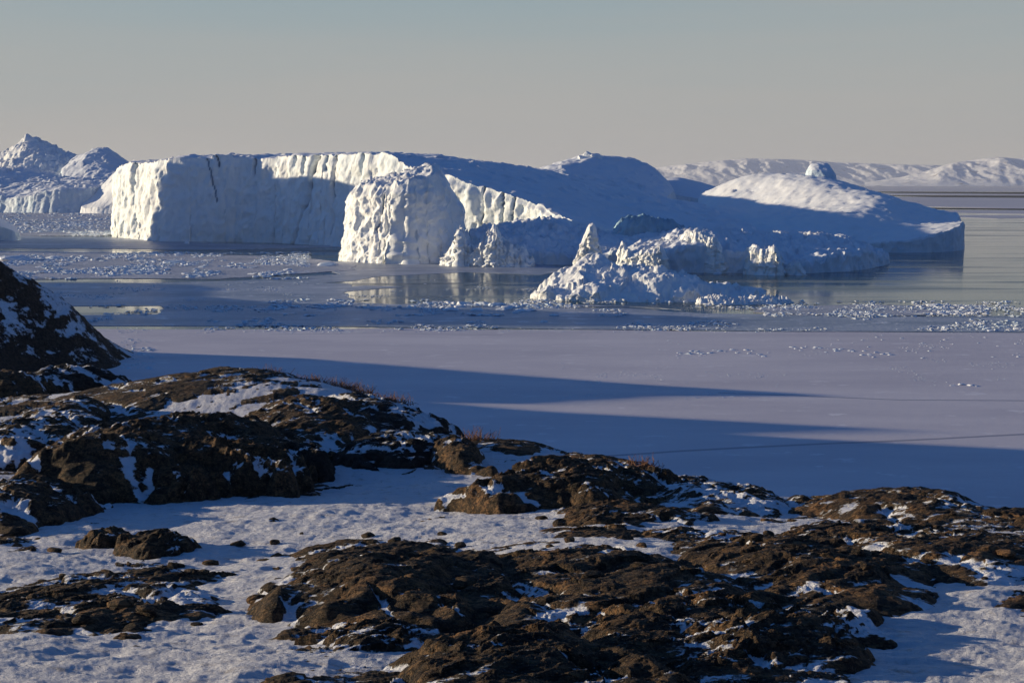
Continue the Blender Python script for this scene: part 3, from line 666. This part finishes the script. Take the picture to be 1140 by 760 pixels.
# ------------------------------------------------------------------ loose ice
def hull_chunks(n, rs):                                 # many angular lumps, 10 vertices each
    import bmesh
    lib = []
    for k in range(n):
        bm = bmesh.new()
        for i in range(11):
            d = rs.normal(size=3); d /= np.linalg.norm(d); d *= rs.uniform(.7, 1.1); d[2] = abs(d[2])*.7-.12
            bm.verts.new(d)
        r = bmesh.ops.convex_hull(bm, input=bm.verts)
        bmesh.ops.delete(bm, geom=[v for v in bm.verts if not v.link_faces], context='VERTS')
        bmesh.ops.triangulate(bm, faces=bm.faces)
        bm.verts.ensure_lookup_table(); bm.verts.index_update()
        lib.append((np.array([v.co[:] for v in bm.verts]), np.array([[v.index for v in f.verts] for f in bm.faces]))); bm.free()
    return lib
RS = np.random.RandomState(5)
LIB = hull_chunks(14, RS)
def scatter(name, pts, sizes, zs, mat, label=None, cat=None):
    Vs, Fs = [], []; off = 0
    for (x, y), s, z in zip(pts, sizes, zs):
        v, f = LIB[RS.randint(len(LIB))]; a = RS.uniform(0, 6.28); c, s_ = math.cos(a), math.sin(a)
        w = v*np.array([s*RS.uniform(.7, 1.5), s*RS.uniform(.7, 1.3), s*RS.uniform(.5, 1.1)])
        w = np.c_[w[:, 0]*c-w[:, 1]*s_, w[:, 0]*s_+w[:, 1]*c, w[:, 2]]+np.array([x, y, z])
        Vs.append(w); Fs.append(f+off); off += len(v)
    o = mesh_obj(name, np.concatenate(Vs), np.concatenate(Fs), mat, None, False)
    return o
def region(n, x0, x1, y0, y1, dens=.0, wl=40, seed=0, ex=1.):
    P = []
    while len(P) < n:
        px = RS.uniform(x0, x1, n); py = RS.uniform(y0, y1, n)
        q = np.array([sea(a, b_) for a, b_ in zip(px, py)])
        k = fbm(q[:, 0]/wl, q[:, 1]/wl/1.5, o=4, s=seed) > dens
        P += list(q[k])
    return np.array(P[:n])
def brash(n, x0, x1, y0, y1, smin, smax, dens, wl, seed, label, z=.2):
    P = region(n, x0, x1, y0, y1, dens, wl, seed)
    s = smin+(smax-smin)*RS.uniform(0, 1, n)**4
    o = scatter('brash_ice', P, s, np.full(n, z), M_CHUNK); o['kind'] = 'stuff'; o['label'] = label; o['category'] = 'brash ice'
    return o
brash(9000, -80, 345, 281, 311, .4, 2.4, .0, 40, 3, 'countless small lumps of brash ice scattered on the pack ice at the left')
brash(5200, -80, 124, 235, 263, .7, 4.5, -.02, 70, 4, 'jumbled brash ice filling the water below the far left icebergs')
brash(1500, 850, 1105, 339.5, 351.5, .2, .95, 0, 14, 5, 'strip of brash ice frozen in along the edge of the open water at the right')
brash(1500, 300, 640, 334, 352, .3, 1.8, .05, 22, 6, 'rough broken ice heaped on the dark young ice in the middle')
brash(5200, -60, 1140, 338, 369, .15, 1.3, .12, 26, 7, 'small crumbs of ice sprinkled over the dark young ice')
brash(700, 600, 860, 329, 338, .2, .8, 0, 10, 8, 'crumbled ice along the foot of the rubble-covered iceberg', 0)
brash(2400, 620, 1180, 370, 445, .05, .34, .18, 14, 9, 'tiny crumbs of ice on the smooth snowy sea ice', .22)
brash(260, 130, 400, 412-48, 372, .15, .5, .1, 12, 10, 'thin line of ice crumbs along the edge of the smooth sea ice', .22)
brash(420, 134, 172, 378, 412, .15, .9, -.1, 12, 12, 'broken shore ice at the foot of the dark headland', .2)

brash(900, 130, 900, 366, 371, .12, .5, -.1, 12, 13, 'ragged rim of ice crumbs where the smooth sea ice ends', .22)
brash(2200, 60, 620, 312, 336, .12, .8, .16, 24, 14, 'fine ice crumbs frozen into the dark young ice left of the reflections', .12)
brash(2600, 850, 1180, 336, 353, .15, 1.3, .0, 20, 15, 'dense broken ice beside the open water at the right', .25)
# old refrozen cracks crossing the smooth ice
M_SCAR = sheet_ice_material('refrozen_crack_ice', (.36, .35, .40), (.30, .30, .36), .05, .03)
for k, ln in enumerate([[(640, 511), (760, 503), (900, 496), (1020, 491), (1160, 483)], [(800, 438), (900, 442), (1000, 446), (1160, 447)], [(300, 373), (420, 371.5), (560, 374)]]):
    w_ = [1.5, 1.1, .7][k]; c_ = np.array([sea(*p) for p in ln])
    sheet('refrozen_crack', [tuple(p+np.array([0, w_*.5])) for p in c_]+[tuple(p-np.array([0, w_*.5])) for p in c_[::-1]], .226+.003*k, M_SCAR, .002, amp=.8, wl=12, seed=400, world=True)
# single chunks one can pick out
def chunk(px, py, w, label, group, seed, h=.6, z=.2):
    q = sea(px, py); r = w*.5*q[1]/F
    v, f = LIB[seed % len(LIB)]
    o = blob('ice_chunk', (0, 0, 0), (r, r*.8, r*h), M_CHUNK, seed, .35, 3, None, True, flat=-.1, facet=.9)
    o.location = (q[0], q[1], z); return tag(o, label, 'ice chunk', group)
lab = 'small white ice chunk in the broken line on the smooth ice below the right-hand strip'
for i in range(26):
    t = i/25; chunk(752+100*t+RS.uniform(-4, 4), 397-6*math.sin(t*3)+RS.uniform(-3, 3), RS.uniform(3, 8), lab, 'ice chunks in the line on the smooth ice', 300+i, .35)
lab = 'small ice chunk in the second line on the smooth ice, further right'
for i in range(26):
    t = i/25; chunk(878+115*t+RS.uniform(-4, 4), 388+9*t*math.sin(t*2)+RS.uniform(-3, 3), RS.uniform(3, 8), lab, 'ice chunks in the right-hand line on the smooth ice', 340+i, .35)
lab = 'ice chunk scattered near the right edge on the smooth ice'
for i in range(22): chunk(RS.uniform(960, 1138), RS.uniform(376, 400), RS.uniform(2.5, 6), lab, 'ice chunks scattered at the right', 380+i, .35)
for i, (px, py, w) in enumerate([(1060, 430, 7), (1070, 429, 11), (1081, 430, 9), (1088, 431, 5)]):
    chunk(px, py, w, 'ice chunk in the lone little cluster on the smooth ice at the right', 'ice chunks in the lone cluster', 410+i, .3)
chunk(208, 271.5, 6, 'lone bright ice chunk in the shadowed water below the cracked cliff', None, 420, .9)
for i, (px, py, w) in enumerate([(195, 293, 30), (225, 298, 12), (320, 301, 14), (365, 296, 26), (115, 291, 10), (18, 290, 42), (60, 288, 22)]):
    chunk(px, py, w, ['low heap of pale ice in the middle of the pack ice', 'small pale ice lump right of the low heap on the pack ice', 'single ice lump near the right end of the pack ice', 'low white ice floe left of the blocky iceberg',
                     'small pale lump left of the low ice heap on the pack ice', 'wide blue ice heap at the left edge of the pack ice', 'blue ice lump beside the wide heap at the left edge'][i], None, 430+i, .28)
for i, (px, py, w) in enumerate([(1040, 341, 18), (1066, 347, 9), (1048, 349, 12), (1098, 350, 9), (757, 326, 4), (800, 305, 12), (812, 304, 6)]):
    chunk(px, py, w, ['flat white ice piece at the right end of the brash strip', 'small ice lump below the flat white ice piece at the right', 'ice lump on the near edge of the brash strip at the right', 'rightmost ice lump at the tip of the brash strip',
                     'tiny ice lump behind the small low iceberg', 'white ice lump floating before the low craggy iceberg', 'smaller ice lump right of the white one before the low craggy iceberg'][i], None, 440+i, .35)
for i in range(16):
    px = 505+6*i+RS.uniform(-3, 3); chunk(px, 344+RS.uniform(-5, 5), RS.uniform(8, 20), 'blue shadowed ice heap on the young ice below the jagged teeth', 'ice heaps on the young ice', 460+i, .35)
# blocks around the rubble berg
for i in range(46):
    t = i/45; px = 596+250*t+RS.uniform(-3, 3); py = np.interp(px, [592, 610, 650, 700, 760, 850], [331, 332.5, 334.5, 336, 337, 333.5])-RS.uniform(0, 1.5)
    chunk(px, py, RS.uniform(4, 10), 'white ice block among those lining the foot of the rubble-covered iceberg', 'ice blocks at the foot of the rubble iceberg', 500+i, .6, 0)

# ------------------------------------------------------------------ headland on the left
hp = []
TAN = math.tan(SUN_EL)
def pq(x, y): return -SX*x-SY*y, SY*x-SX*y
for px, py, D in [(0, 298, 378), (30, 309, 384), (60, 329, 390), (90, 352, 394), (112, 374, 396), (126, 402, 396)]:
    hp.append(tuple(at(px, py, D)))
for a in [(-90, 385, -5), (-100, 350, -8), (-95, 440, -8), (-130, 450, -8), (-170, 470, -8), (-230, 500, -8), (-300, 540, -8), (-120, 330, -8), (-600, 600, -8), (-105, 402, -2), (-111, 392, 2), (-125, 365, 3),
          (-140, 345, 10), (-150, 420, 10), (-200, 400, 42), (-250, 400, 55), (-250, 340, 58), (-330, 400, 70), (-330, 260, 70), (-500, 400, 80), (-500, 220, 80), (-250, 240, 45), (-180, 300, 15), (-180, 240, 5), (-600, 300, 85)]: hp.append(a)
EDGE = [(130, 392), (350, 400), (560, 417), (700, 428), (910, 440), (922, 442), (742, 442), (600, 451), (490, 449), (600, 458.7), (1012, 480), (813, 486), (950, 492), (1140, 501)]
EQ = sorted([(pq(*sea(*e))[1], pq(*sea(*e))[0]) for e in EDGE]); EQ = [(EQ[0][0]-9, 170)]+EQ+[(EQ[-1][0]+25, EQ[-1][1]-110)]
HS = RBF(hp, 1e-4)
xs = np.concatenate([np.arange(-620, -190, 4.), np.arange(-190, -88, .42)]); ys = np.arange(330, 620, .9)
ys = np.concatenate([np.arange(300, 350, 2.), np.arange(350, 470, .5), np.arange(470, 640, 4.)])
X, Y = np.meshgrid(xs, ys); Z = HS(X, Y)
rg = fbm(X/9, Y/14, Z/9, o=6, s=77, ridged=True); fb = fbm(X/25, Y/25, o=4, s=78)
P_, Q_ = pq(X, Y)
cap_ = (np.interp(Q_, [e[0] for e in EQ], [e[1] for e in EQ])-P_)*TAN-.6
Z = np.minimum(Z, cap_) + (1.7*rg+1.4*fb-.9)*smooth(-3, 5, Z)
PX_ = X/Y*F+CX; PY_ = HZ+(HC-Z)/Y*F
sn_ = .30*np.exp(-((PX_-18)/42)**2-((PY_-372+.45*PX_)/26)**2)+.2*np.exp(-((PX_-60)/30)**2-((PY_-395)/9)**2)
hl = mesh_obj('headland', np.c_[X.ravel(), Y.ravel(), np.maximum(Z, -6).ravel()], gridfaces(len(xs), len(ys)), M_HEAD, attrs={'hollow': np.clip(-rg*.35+.5*fb+sn_, -.45, .9)})
struct(hl)

# ------------------------------------------------------------------ foreground land
gp = []
def G_(px, py, D): gp.append(tuple(at(px, py, D)))
for px, py, D in [(-60, 720, 34), (200, 722, 33), (500, 724, 32), (800, 726, 31), (1200, 728, 30), (-500, 715, 36), (1700, 730, 30),
    (-60, 640, 50), (200, 640, 49), (420, 640, 46), (600, 655, 41), (800, 665, 38), (1000, 672, 36), (1200, 672, 36),
    (0, 590, 62), (200, 595, 60), (400, 595, 58), (600, 610, 50), (800, 612, 49), (1000, 612, 48), (1200, 612, 47),
    (0, 530, 82), (200, 560, 72), (400, 548, 76), (500, 540, 78), (650, 570, 64), (800, 580, 60), (900, 588, 57), (1050, 585, 60), (1200, 585, 60),
    (0, 470, 112), (200, 490, 104), (350, 500, 98), (480, 502, 92), (620, 530, 80), (760, 552, 72), (880, 575, 66), (1000, 572, 68), (1140, 575, 66), (1300, 575, 66),
    (0, 432, 150), (150, 446, 140), (250, 448, 136), (330, 446, 132), (0, 470, 172), (150, 470, 165), (300, 470, 158), (420, 452, 120), (500, 482, 104), (640, 512, 92), (760, 538, 82), (880, 572, 72), (1000, 562, 75), (1140, 570, 72), (1300, 570, 72), (1800, 590, 70), (-500, 440, 140)]:
    G_(px, py, D)
for px, D, z in [(0, 200, 6), (150, 190, 6), (300, 180, 6), (420, 155, 9), (500, 135, 12), (640, 122, 14), (760, 112, 14), (880, 102, 14), (1000, 100, 16), (1140, 98, 16), (1300, 96, 16), (1800, 95, 16),
    (-500, 200, 16), (0, 250, -6), (300, 225, -6), (500, 190, -6), (760, 165, -8), (1000, 150, -8), (1300, 150, -8), (1800, 150, -8), (-500, 270, -6)]:
    gp.append(((px-CX)/F*D, D, z))
for x, y, z in [(0, -10, 47.2), (0, 2, 46.6), (-4, 11, 44.4), (4, 11, 44.2), (-25, 10, 44.6), (25, 10, 43.8), (-14, 20, 42.0), (-7, 20, 41.8), (0, 20, 41.7), (7, 20, 41.6), (14, 20, 41.5), (-9, 26, 40.3), (0, 26, 40.2), (9, 26, 40.1), (-90, 20, 44), (90, 20, 42), (-90, 60, 40), (90, 60, 35), (-120, 110, 36)]: gp.append((x, y, z))
GS = RBF(gp, 1e-4)
def ground(x, y):
    z = GS(x, y)
    return z + .11*fbm(x/3.2+y/6, y/.9, o=3, s=303, ridged=True) + .55*fbm(x/7, y/7, o=4, s=300) + .10*fbm(x/1.1, y/.8, o=4, s=301, ridged=True)
ss = np.concatenate([np.arange(-1.6, -.40, .02), np.arange(-.40, .40, .0011), np.arange(.40, 1.6, .02)])
dd = np.concatenate([np.arange(-12, 26, 2.), 26*np.exp(np.arange(0, math.log(265/26), .0045))])
S_, D_ = np.meshgrid(ss, dd); X = S_*(np.abs(D_)+8*(D_ < 26)*(26-D_)/38); Y = D_
Z = np.maximum(ground(X, Y), -7)
gr = mesh_obj('snowy_ground', np.c_[X.ravel(), Y.ravel(), Z.ravel()], gridfaces(len(ss), len(dd)), M_SNOW)
struct(gr)

def outcrop(px0, px1, pytop, pybot, Df, Dd, label, mat=M_ROCK, rot=0, seed=0, sharp=1.0, name='rock_outcrop', amp=1., power=.55, lean=0., group=None, cat='rock'):
    """bedrock knob: pixel box, distance of its foot, depth"""
    D = Df+Dd*.5; a = (px1-px0)/2/F*D*1.06; bdepth = Dd*.5*1.1; cx = ((px0+px1)/2-CX)/F*D; cy = D
    ztop = at((px0+px1)/2, pytop, cy+bdepth*.15)[2]; g0 = float(GS(np.array([cx]), np.array([cy]))[0])
    h = max(ztop-g0, .35)
    res = D/F*1.25; nu = int(np.clip(2.7*a/res, 30, 420)); nv = int(np.clip(2.7*bdepth/(res*1.6), 24, 300))
    U, V = np.meshgrid(np.linspace(-1.35, 1.35, nu), np.linspace(-1.35, 1.35, nv))
    c, s_ = math.cos(rot), math.sin(rot)
    X = cx+a*U*c-bdepth*V*s_; Y = cy+a*U*s_+bdepth*V*c
    sc = max(a, bdepth)
    w1 = fbm(X/(sc*.8)+seed, Y/(sc*.8), o=4, s=seed); w2 = fbm(X/(sc*.8)-seed, Y/(sc*.8)+9, o=4, s=seed+1)
    r = np.sqrt((U+.75*w1)**2+(V+.75*w2)**2)*(1+.45*fbm(X/(sc*.35), Y/(sc*.35), o=3, s=seed+2))
    # whaleback: gentle on the left (stoss), steeper on the right
    prof = np.sign(1-r)*np.abs(1-np.minimum(r, 1.6)**2)**power
    prof = np.where(r > 1, -np.abs(1-r)*2.0, prof)
    prof = prof*(1+lean*U)
    base = GS(X, Y)
    inside = smooth(1.1, .6, r)
    xr = X*.8+Y*.6; yr = -X*.6+Y*.8
    rg = fbm(xr/(2.4*amp), yr/(.9*amp), (base+h*prof)/1.2, o=6, s=seed+5, ridged=True, gain=.55)
    lump = fbm(X/(sc*.5), Y/(sc*.4), o=4, s=seed+6, ridged=True)
    blk_ = fbm(xr/1.1, yr/.55, o=3, s=seed+8, ridged=True, gain=.6)
    fine = fbm(xr/.75, yr/.32, o=5, s=seed+9, ridged=True, gain=.62)
    joint = fbm(xr/3.2, yr/7.5, o=3, s=seed+14, ridged=True)        # long joints filled with snow
    Z = base-.12+h*prof*(.8+.2*lump)+inside*(.13*amp*(rg-.3)*(.4+.6*sharp)+.16*h*(lump-.5)+.085*(.45+.55*sharp)*(fine-.4)-.35*smooth(.72, .95, joint))
    # terraces (joint blocks) on the flanks
    st = .55*amp; q = Z/st+.5*w1; fr = q-np.floor(q); Z = Z+inside*.32*sharp*st*(smooth(.25, .75, fr)-fr)*.6
    cw = .3*fbm(xr/1.5, yr/1.5, o=3, s=seed+31)
    Z = Z+inside*sharp*amp*(.13*cells(xr/3.4+cw, yr/1.7+cw, seed, .9)+.075*cells(xr/1.1+cw*2, yr/.55+cw, seed+1, 1.0)+.02*cells(xr/.3, yr/.2+cw, seed+2, .5))
    # sideways shove so faces get steep
    X = X+.15*sharp*amp*inside*fbm(X/1.6, Y/1.6, Z/1.3, o=4, s=seed+12); Y = Y-.12*sharp*amp*inside*rg
    keep = Z > (ground(X, Y)-.7)
    Fc = gridfaces(nu, nv); kf = keep.ravel()[Fc].any(1); Fc = Fc[kf]
    used = np.unique(Fc); mp_ = np.zeros(nu*nv, int); mp_[used] = np.arange(len(used))
    VV = np.c_[X.ravel(), Y.ravel(), Z.ravel()][used]
    hol = np.clip(-.22*(rg-.35)-.15*(lump-.4)-.12*(fine-.4)+.35*smooth(.66, .9, joint), -.35, .45)
    o = mesh_obj(name, VV, mp_[Fc], mat, attrs={'hollow': hol.ravel()[used]})
    recenter(o, (cx, cy, g0)); tag(o, label, cat, group); return o

OC = [
 # px0, px1, ytop, ybot, Dfoot, depth, label, mat, rot, sharp
 (70, 262, 416, 476, 108, 26, 'smooth brown whaleback rock at the back left, its top lit by the sun', M_ROCK_BARE, .1, .45),
 (195, 345, 411, 450, 120, 18, 'low dark flat rock on the skyline right of the brown whaleback', M_ROCK_BARE, 0, .4),
 (40, 345, 454, 568, 74, 26, 'large broken outcrop with a tall dark face above the snow hollow', M_ROCK, .05, 1.3),
 (170, 350, 486, 562, 72.5, 9, 'blocky dark buttress at the foot of the large broken outcrop', M_ROCK_BARE, -.1, 1.4),
 (255, 420, 455, 500, 90, 20, 'brown lumpy rock between the large outcrop and the dark skyline ridge', M_ROCK, .1, 1.),
 (355, 515, 444, 498, 98, 17, 'dark snow-streaked rock ridge on the skyline left of the sea ice', M_DARK, .15, 1.),
 (375, 500, 478, 530, 84, 11, 'broken dark rocks in the snow below the skyline ridge', M_DARK, -.1, 1.),
 (300, 360, 488, 548, 80, 7, 'small steep dark rocks right of the tall dark face', M_DARK, .5, 1.2),
 (-40, 125, 462, 518, 86, 24, 'snow-striped low rocks at the left edge below the whaleback', M_ROCK_SNOWY, .1, .9),
 (-60, 80, 528, 600, 60, 14, 'dark craggy rock at the left edge beside the snow hollow', M_ROCK, .2, 1.2),
 (20, 140, 404, 430, 136, 14, 'dark rocks below the headland at the far left', M_DARK, 0, .7),
 (-60, 55, 408, 445, 126, 14, 'rounded dark rock at the left edge under the headland', M_ROCK_BARE, 0, .6),
 (-60, 255, 636, 712, 36, 13, 'broad low snow-streaked outcrop in the bottom left corner', M_ROCK, .12, 1.),
 (85, 175, 682, 730, 34, 5, 'small rounded rock in front of the bottom left outcrop', M_ROCK_BARE, .2, .8),
 (295, 490, 599, 640, 47, 8, 'low brown rock behind the rounded dome at the bottom centre', M_ROCK_BARE, .05, .6),
 (285, 585, 603, 722, 33.5, 13, 'big rounded brown rock dome at the bottom centre', M_ROCK_BARE, .22, .75),
 (330, 480, 680, 730, 31, 6, 'rough snowy rocks at the bottom edge below the rounded dome', M_ROCK_SNOWY, .2, 1.2),
 (480, 535, 482, 548, 80, 12, 'dark steep rock left of the blocky central outcrop', M_ROCK_BARE, .2, 1.),
 (495, 660, 485, 535, 86, 15, 'long smooth dark ridge forming the skyline in the centre', M_ROCK_BARE, -.12, .4),
 (610, 790, 506, 550, 78, 14, 'smooth dark ridge on the skyline right of centre', M_ROCK_BARE, -.12, .45),
 (525, 735, 508, 577, 64, 13, 'blocky central outcrop above the bright snow', M_ROCK, -.05, 1.5),
 (610, 790, 556, 594, 56, 8, 'low brown rock lying below the blocky central outcrop', M_ROCK, 0, 1.),
 (590, 725, 582, 613, 51, 6, 'smooth dark rock beside the trodden snow at the centre', M_ROCK_BARE, -.05, .6),
 (700, 795, 584, 615, 50, 6, 'small smooth rock right of the dark one by the trodden snow', M_ROCK_BARE, -.1, .6),
 (720, 900, 530, 588, 62, 16, 'snow-patched rock ridge sloping down to the gap in the skyline', M_ROCK_SNOWY, -.12, .9),
 (500, 840, 618, 735, 30, 16, 'wide rough dark rock slope at the bottom right of centre', M_ROCK_BARE, .12, 1.0),
 (740, 1010, 592, 690, 34, 16, 'jagged snow-flecked rock in the lower right', M_ROCK_BARE, .1, 1.1),
 (885, 1115, 533, 600, 57, 17, 'big rounded rock dome on the skyline at the right', M_ROCK_BARE, .03, .45),
 (1020, 1190, 556, 606, 54, 12, 'brown rounded rock at the right edge before the skyline dome', M_ROCK_BARE, .15, .6),
 (850, 1220, 578, 668, 39, 15, 'broad knobbly dark rock at the right edge', M_ROCK_BARE, .05, .9),
 (600, 1000, 668, 745, 27, 9, 'rough dark rock along the bottom edge at the right', M_ROCK, .05, 1.3),
 (430, 760, 688, 790, 23, 9, 'dark rock slab running out of the bottom of the view', M_ROCK_BARE, .1, .9),
 (1010, 1060, 655, 682, 36, 2.2, 'rounded boulder in the snow at the bottom right', M_ROCK_BARE, 0, .5),
 (125, 208, 584, 634, 52, 4.5, 'steep dark boulder standing in the snow hollow', M_ROCK_BARE, .1, .7),
 (82, 135, 582, 616, 55, 3.5, 'small rock left of the steep dark boulder in the hollow', M_ROCK, .1, .8),
 (284, 312, 573, 584, 62, 2, 'tiny flat dark stone alone in the snow hollow', M_ROCK_BARE, 0, .3),
 (62, 105, 546, 572, 66, 4, 'small dark rock behind the craggy one at the left edge', M_ROCK, 0, .8),
 (-20, 28, 608, 634, 52, 4, 'small dark rock low at the left edge', M_ROCK, 0, .7),
]
for i, (a, b_, c, d, Df, Dd, lb, mt, rt, shp) in enumerate(OC):
    outcrop(a, b_, c, d, Df, Dd, lb, mt, rt, seed=700+i*17, sharp=shp, power=.5 if shp > .9 else .62)
# bedrock breaking through the snow between the knobs
XB, YB = X, Y
def bedrock():
    S2, D2 = np.meshgrid(np.arange(-.42, .42, .0011), 17*np.exp(np.arange(0, math.log(190/17), .0044)))
    X = S2*D2; Y = D2; px = S2*F+CX
    g0 = GS(X, Y); zz = (HC-g0)/Y; py = HZ+zz*F
    m = np.zeros_like(X)-.25                           # how rocky, by place
    for (a, b_, c, d, *_r) in OC:
        m = np.maximum(m, .55*np.exp(-(((px-(a+b_)/2)/((b_-a)*.62))**2)**2-(((py-(.35*c+.65*d))/((d-c)*.75+8))**2)**2))
    for (a, b_, c, d) in [(120, 300, 575, 640), (250, 620, 565, 600), (60, 330, 600, 634), (230, 330, 630, 690), (940, 1120, 668, 720)]:
        m = m-.55*np.exp(-((px-(a+b_)/2)/((b_-a)*.5))**4-((py-(c+d)/2)/((d-c)*.5))**4)
    m = np.maximum(m, .95*smooth(850, 930, px)*smooth(578, 592, py)*smooth(668, 640, py))
    m = np.maximum(m, .95*smooth(684, 704, py)*smooth(230, 330, px)*smooth(1010, 930, px))
    xr = X*.85+Y*.5; yr = -X*.5+Y*.85
    r1 = fbm(xr/4.5, yr/1.7, o=7, s=850, ridged=True, gain=.62); r2 = fbm(X/9, Y/6, o=4, s=870)
    cw = .3*fbm(xr/1.5, yr/1.5, o=3, s=871)
    Z = g0+.27*(r1-.5)+.6*r2+(.40+.12*smooth(820, 900, px))*m-.27+.20*cells(xr/2.2+cw, yr/1.0+cw, 60, .7)+.07*cells(xr/.8+cw, yr/.42+cw, 61, .6)+.02*cells(xr/.3, yr/.2+cw, 62, .5)
    Z = Z+.22*smooth(95, 118, Y)*smooth(.0, -.1, X/Y)*(r1+.2)
    keep = Z > ground(X, Y)-.25
    Fc = gridfaces(X.shape[1], X.shape[0]); Fc = Fc[keep.ravel()[Fc].any(1)]
    us = np.unique(Fc); mp_ = np.zeros(X.size, int); mp_[us] = np.arange(len(us))
    o = mesh_obj('bedrock', np.c_[X.ravel(), Y.ravel(), Z.ravel()][us], mp_[Fc], M_ROCK, attrs={'hollow': np.clip(-.3*(r1-.4), -.35, .4).ravel()[us]})
    return struct(o)
bedrock()
# loose stones
bpy.context.view_layer.update(); DG = bpy.context.evaluated_depsgraph_get()
def drop(x, y):
    hit = SC.ray_cast(DG, Vector((x, y, 80)), Vector((0, 0, -1)))
    return hit[1].z if hit[0] else float(ground(np.array([x]), np.array([y]))[0])
for i in range(90):
    px = RS.uniform(0, 1140); py = RS.uniform(585, 690); D = float(np.interp(py, [585, 612, 640, 672, 700], [60, 50, 46, 38, 34]))
    x, y = (px-CX)/F*D, D; r = RS.uniform(.08, .3)
    v = blob('stone', (0, 0, 0), (r*RS.uniform(.9, 1.6), r, r*.6), M_ROCK_BARE, 900+i, .3, 3, facet=.8, flat=None)
    v.location = (x, y, drop(x, y)+r*.15); v.rotation_euler[2] = RS.uniform(0, 6)
    tag(v, 'small loose stone lying in the foreground snow', 'stone', 'loose stones in the foreground snow')
# dry shrubs along the skyline
m, nt, b = newmat('dry_twigs'); b.inputs['Base Color'].default_value = (.16, .07, .035, 1); b.inputs['Roughness'].default_value = .8; M_TWIG = m
def shrub(px, D, r, seed):
    rs = np.random.RandomState(seed); V, Fs = [], []
    x, y = (px-CX)/F*D, D; z = drop(x, y)
    for k in range(90):
        a = rs.uniform(0, 6.28); L = r*rs.uniform(.5, 1.1); e = rs.uniform(.3, 1.3)
        p = np.array([rs.normal()*r*.5, rs.normal()*r*.3, -.1]); d = np.array([math.cos(a)*math.cos(e), math.sin(a)*math.cos(e), math.sin(e)])
        w = .03
        for sgm in range(3):
            q = p+d*L/3; n0 = len(V); s_ = np.cross(d, [0, 1., .2]); s_ = s_/np.linalg.norm(s_)*w*(1-sgm*.28); t_ = np.cross(d, s_)
            for bb in (p, q):
                for o_ in (s_, -s_*.5+t_*.87, -s_*.5-t_*.87): V.append(bb+o_)
            for j in range(3): Fs.append((n0+j, n0+(j+1) % 3, n0+3+(j+1) % 3, n0+3+j))
            p = q; d = d+rs.normal(size=3)*.35; d /= np.linalg.norm(d)
    o = mesh_obj('dry_shrub', V, Fs, M_TWIG, None, False); o.location = (x, y, z)
    return tag(o, 'small leafless reddish shrub on the rocky skyline at the left', 'shrub', 'leafless shrubs along the skyline')
for i, (px, D) in enumerate([(292, 132), (301, 131), (312, 130), (335, 126), (352, 124), (365, 122), (388, 119), (398, 117), (408, 115), (425, 112), (530, 92), (300, 128), (345, 121), (715, 82), (376, 120), (440, 109)]):
    shrub(px, D, RS.uniform(.8, 1.4), 40+i)
# ------------------------------------------------------------------ winter haze
m = bpy.data.materials.new('winter_haze'); m.use_nodes = True; nt = m.node_tree; nt.nodes.clear()
out = nt.nodes.new('ShaderNodeOutputMaterial'); pv = nt.nodes.new('ShaderNodeVolumePrincipled'); nt.links.new(pv.outputs[0], out.inputs['Volume'])
pv.inputs['Color'].default_value = (.86, .9, 1., 1); pv.inputs['Density'].default_value = 2.4e-5; pv.inputs['Anisotropy'].default_value = .1
x0, x1, y0, y1, z0, z1 = -61000, 61000, -4000, 61000, -12, 560
hz = mesh_obj('haze', [(x0, y0, z0), (x1, y0, z0), (x1, y1, z0), (x0, y1, z0), (x0, y0, z1), (x1, y0, z1), (x1, y1, z1), (x0, y1, z1)],
     [(0, 3, 2, 1), (4, 5, 6, 7), (0, 1, 5, 4), (1, 2, 6, 5), (2, 3, 7, 6), (3, 0, 4, 7)], m, None, False)
hz['kind'] = 'stuff'; hz['label'] = 'thin pale winter haze over the whole fjord'; hz['category'] = 'haze'
print('VERTS', sum(len(o.data.vertices) for o in bpy.data.objects if o.type == 'MESH'), 'OBJS', len(bpy.data.objects))
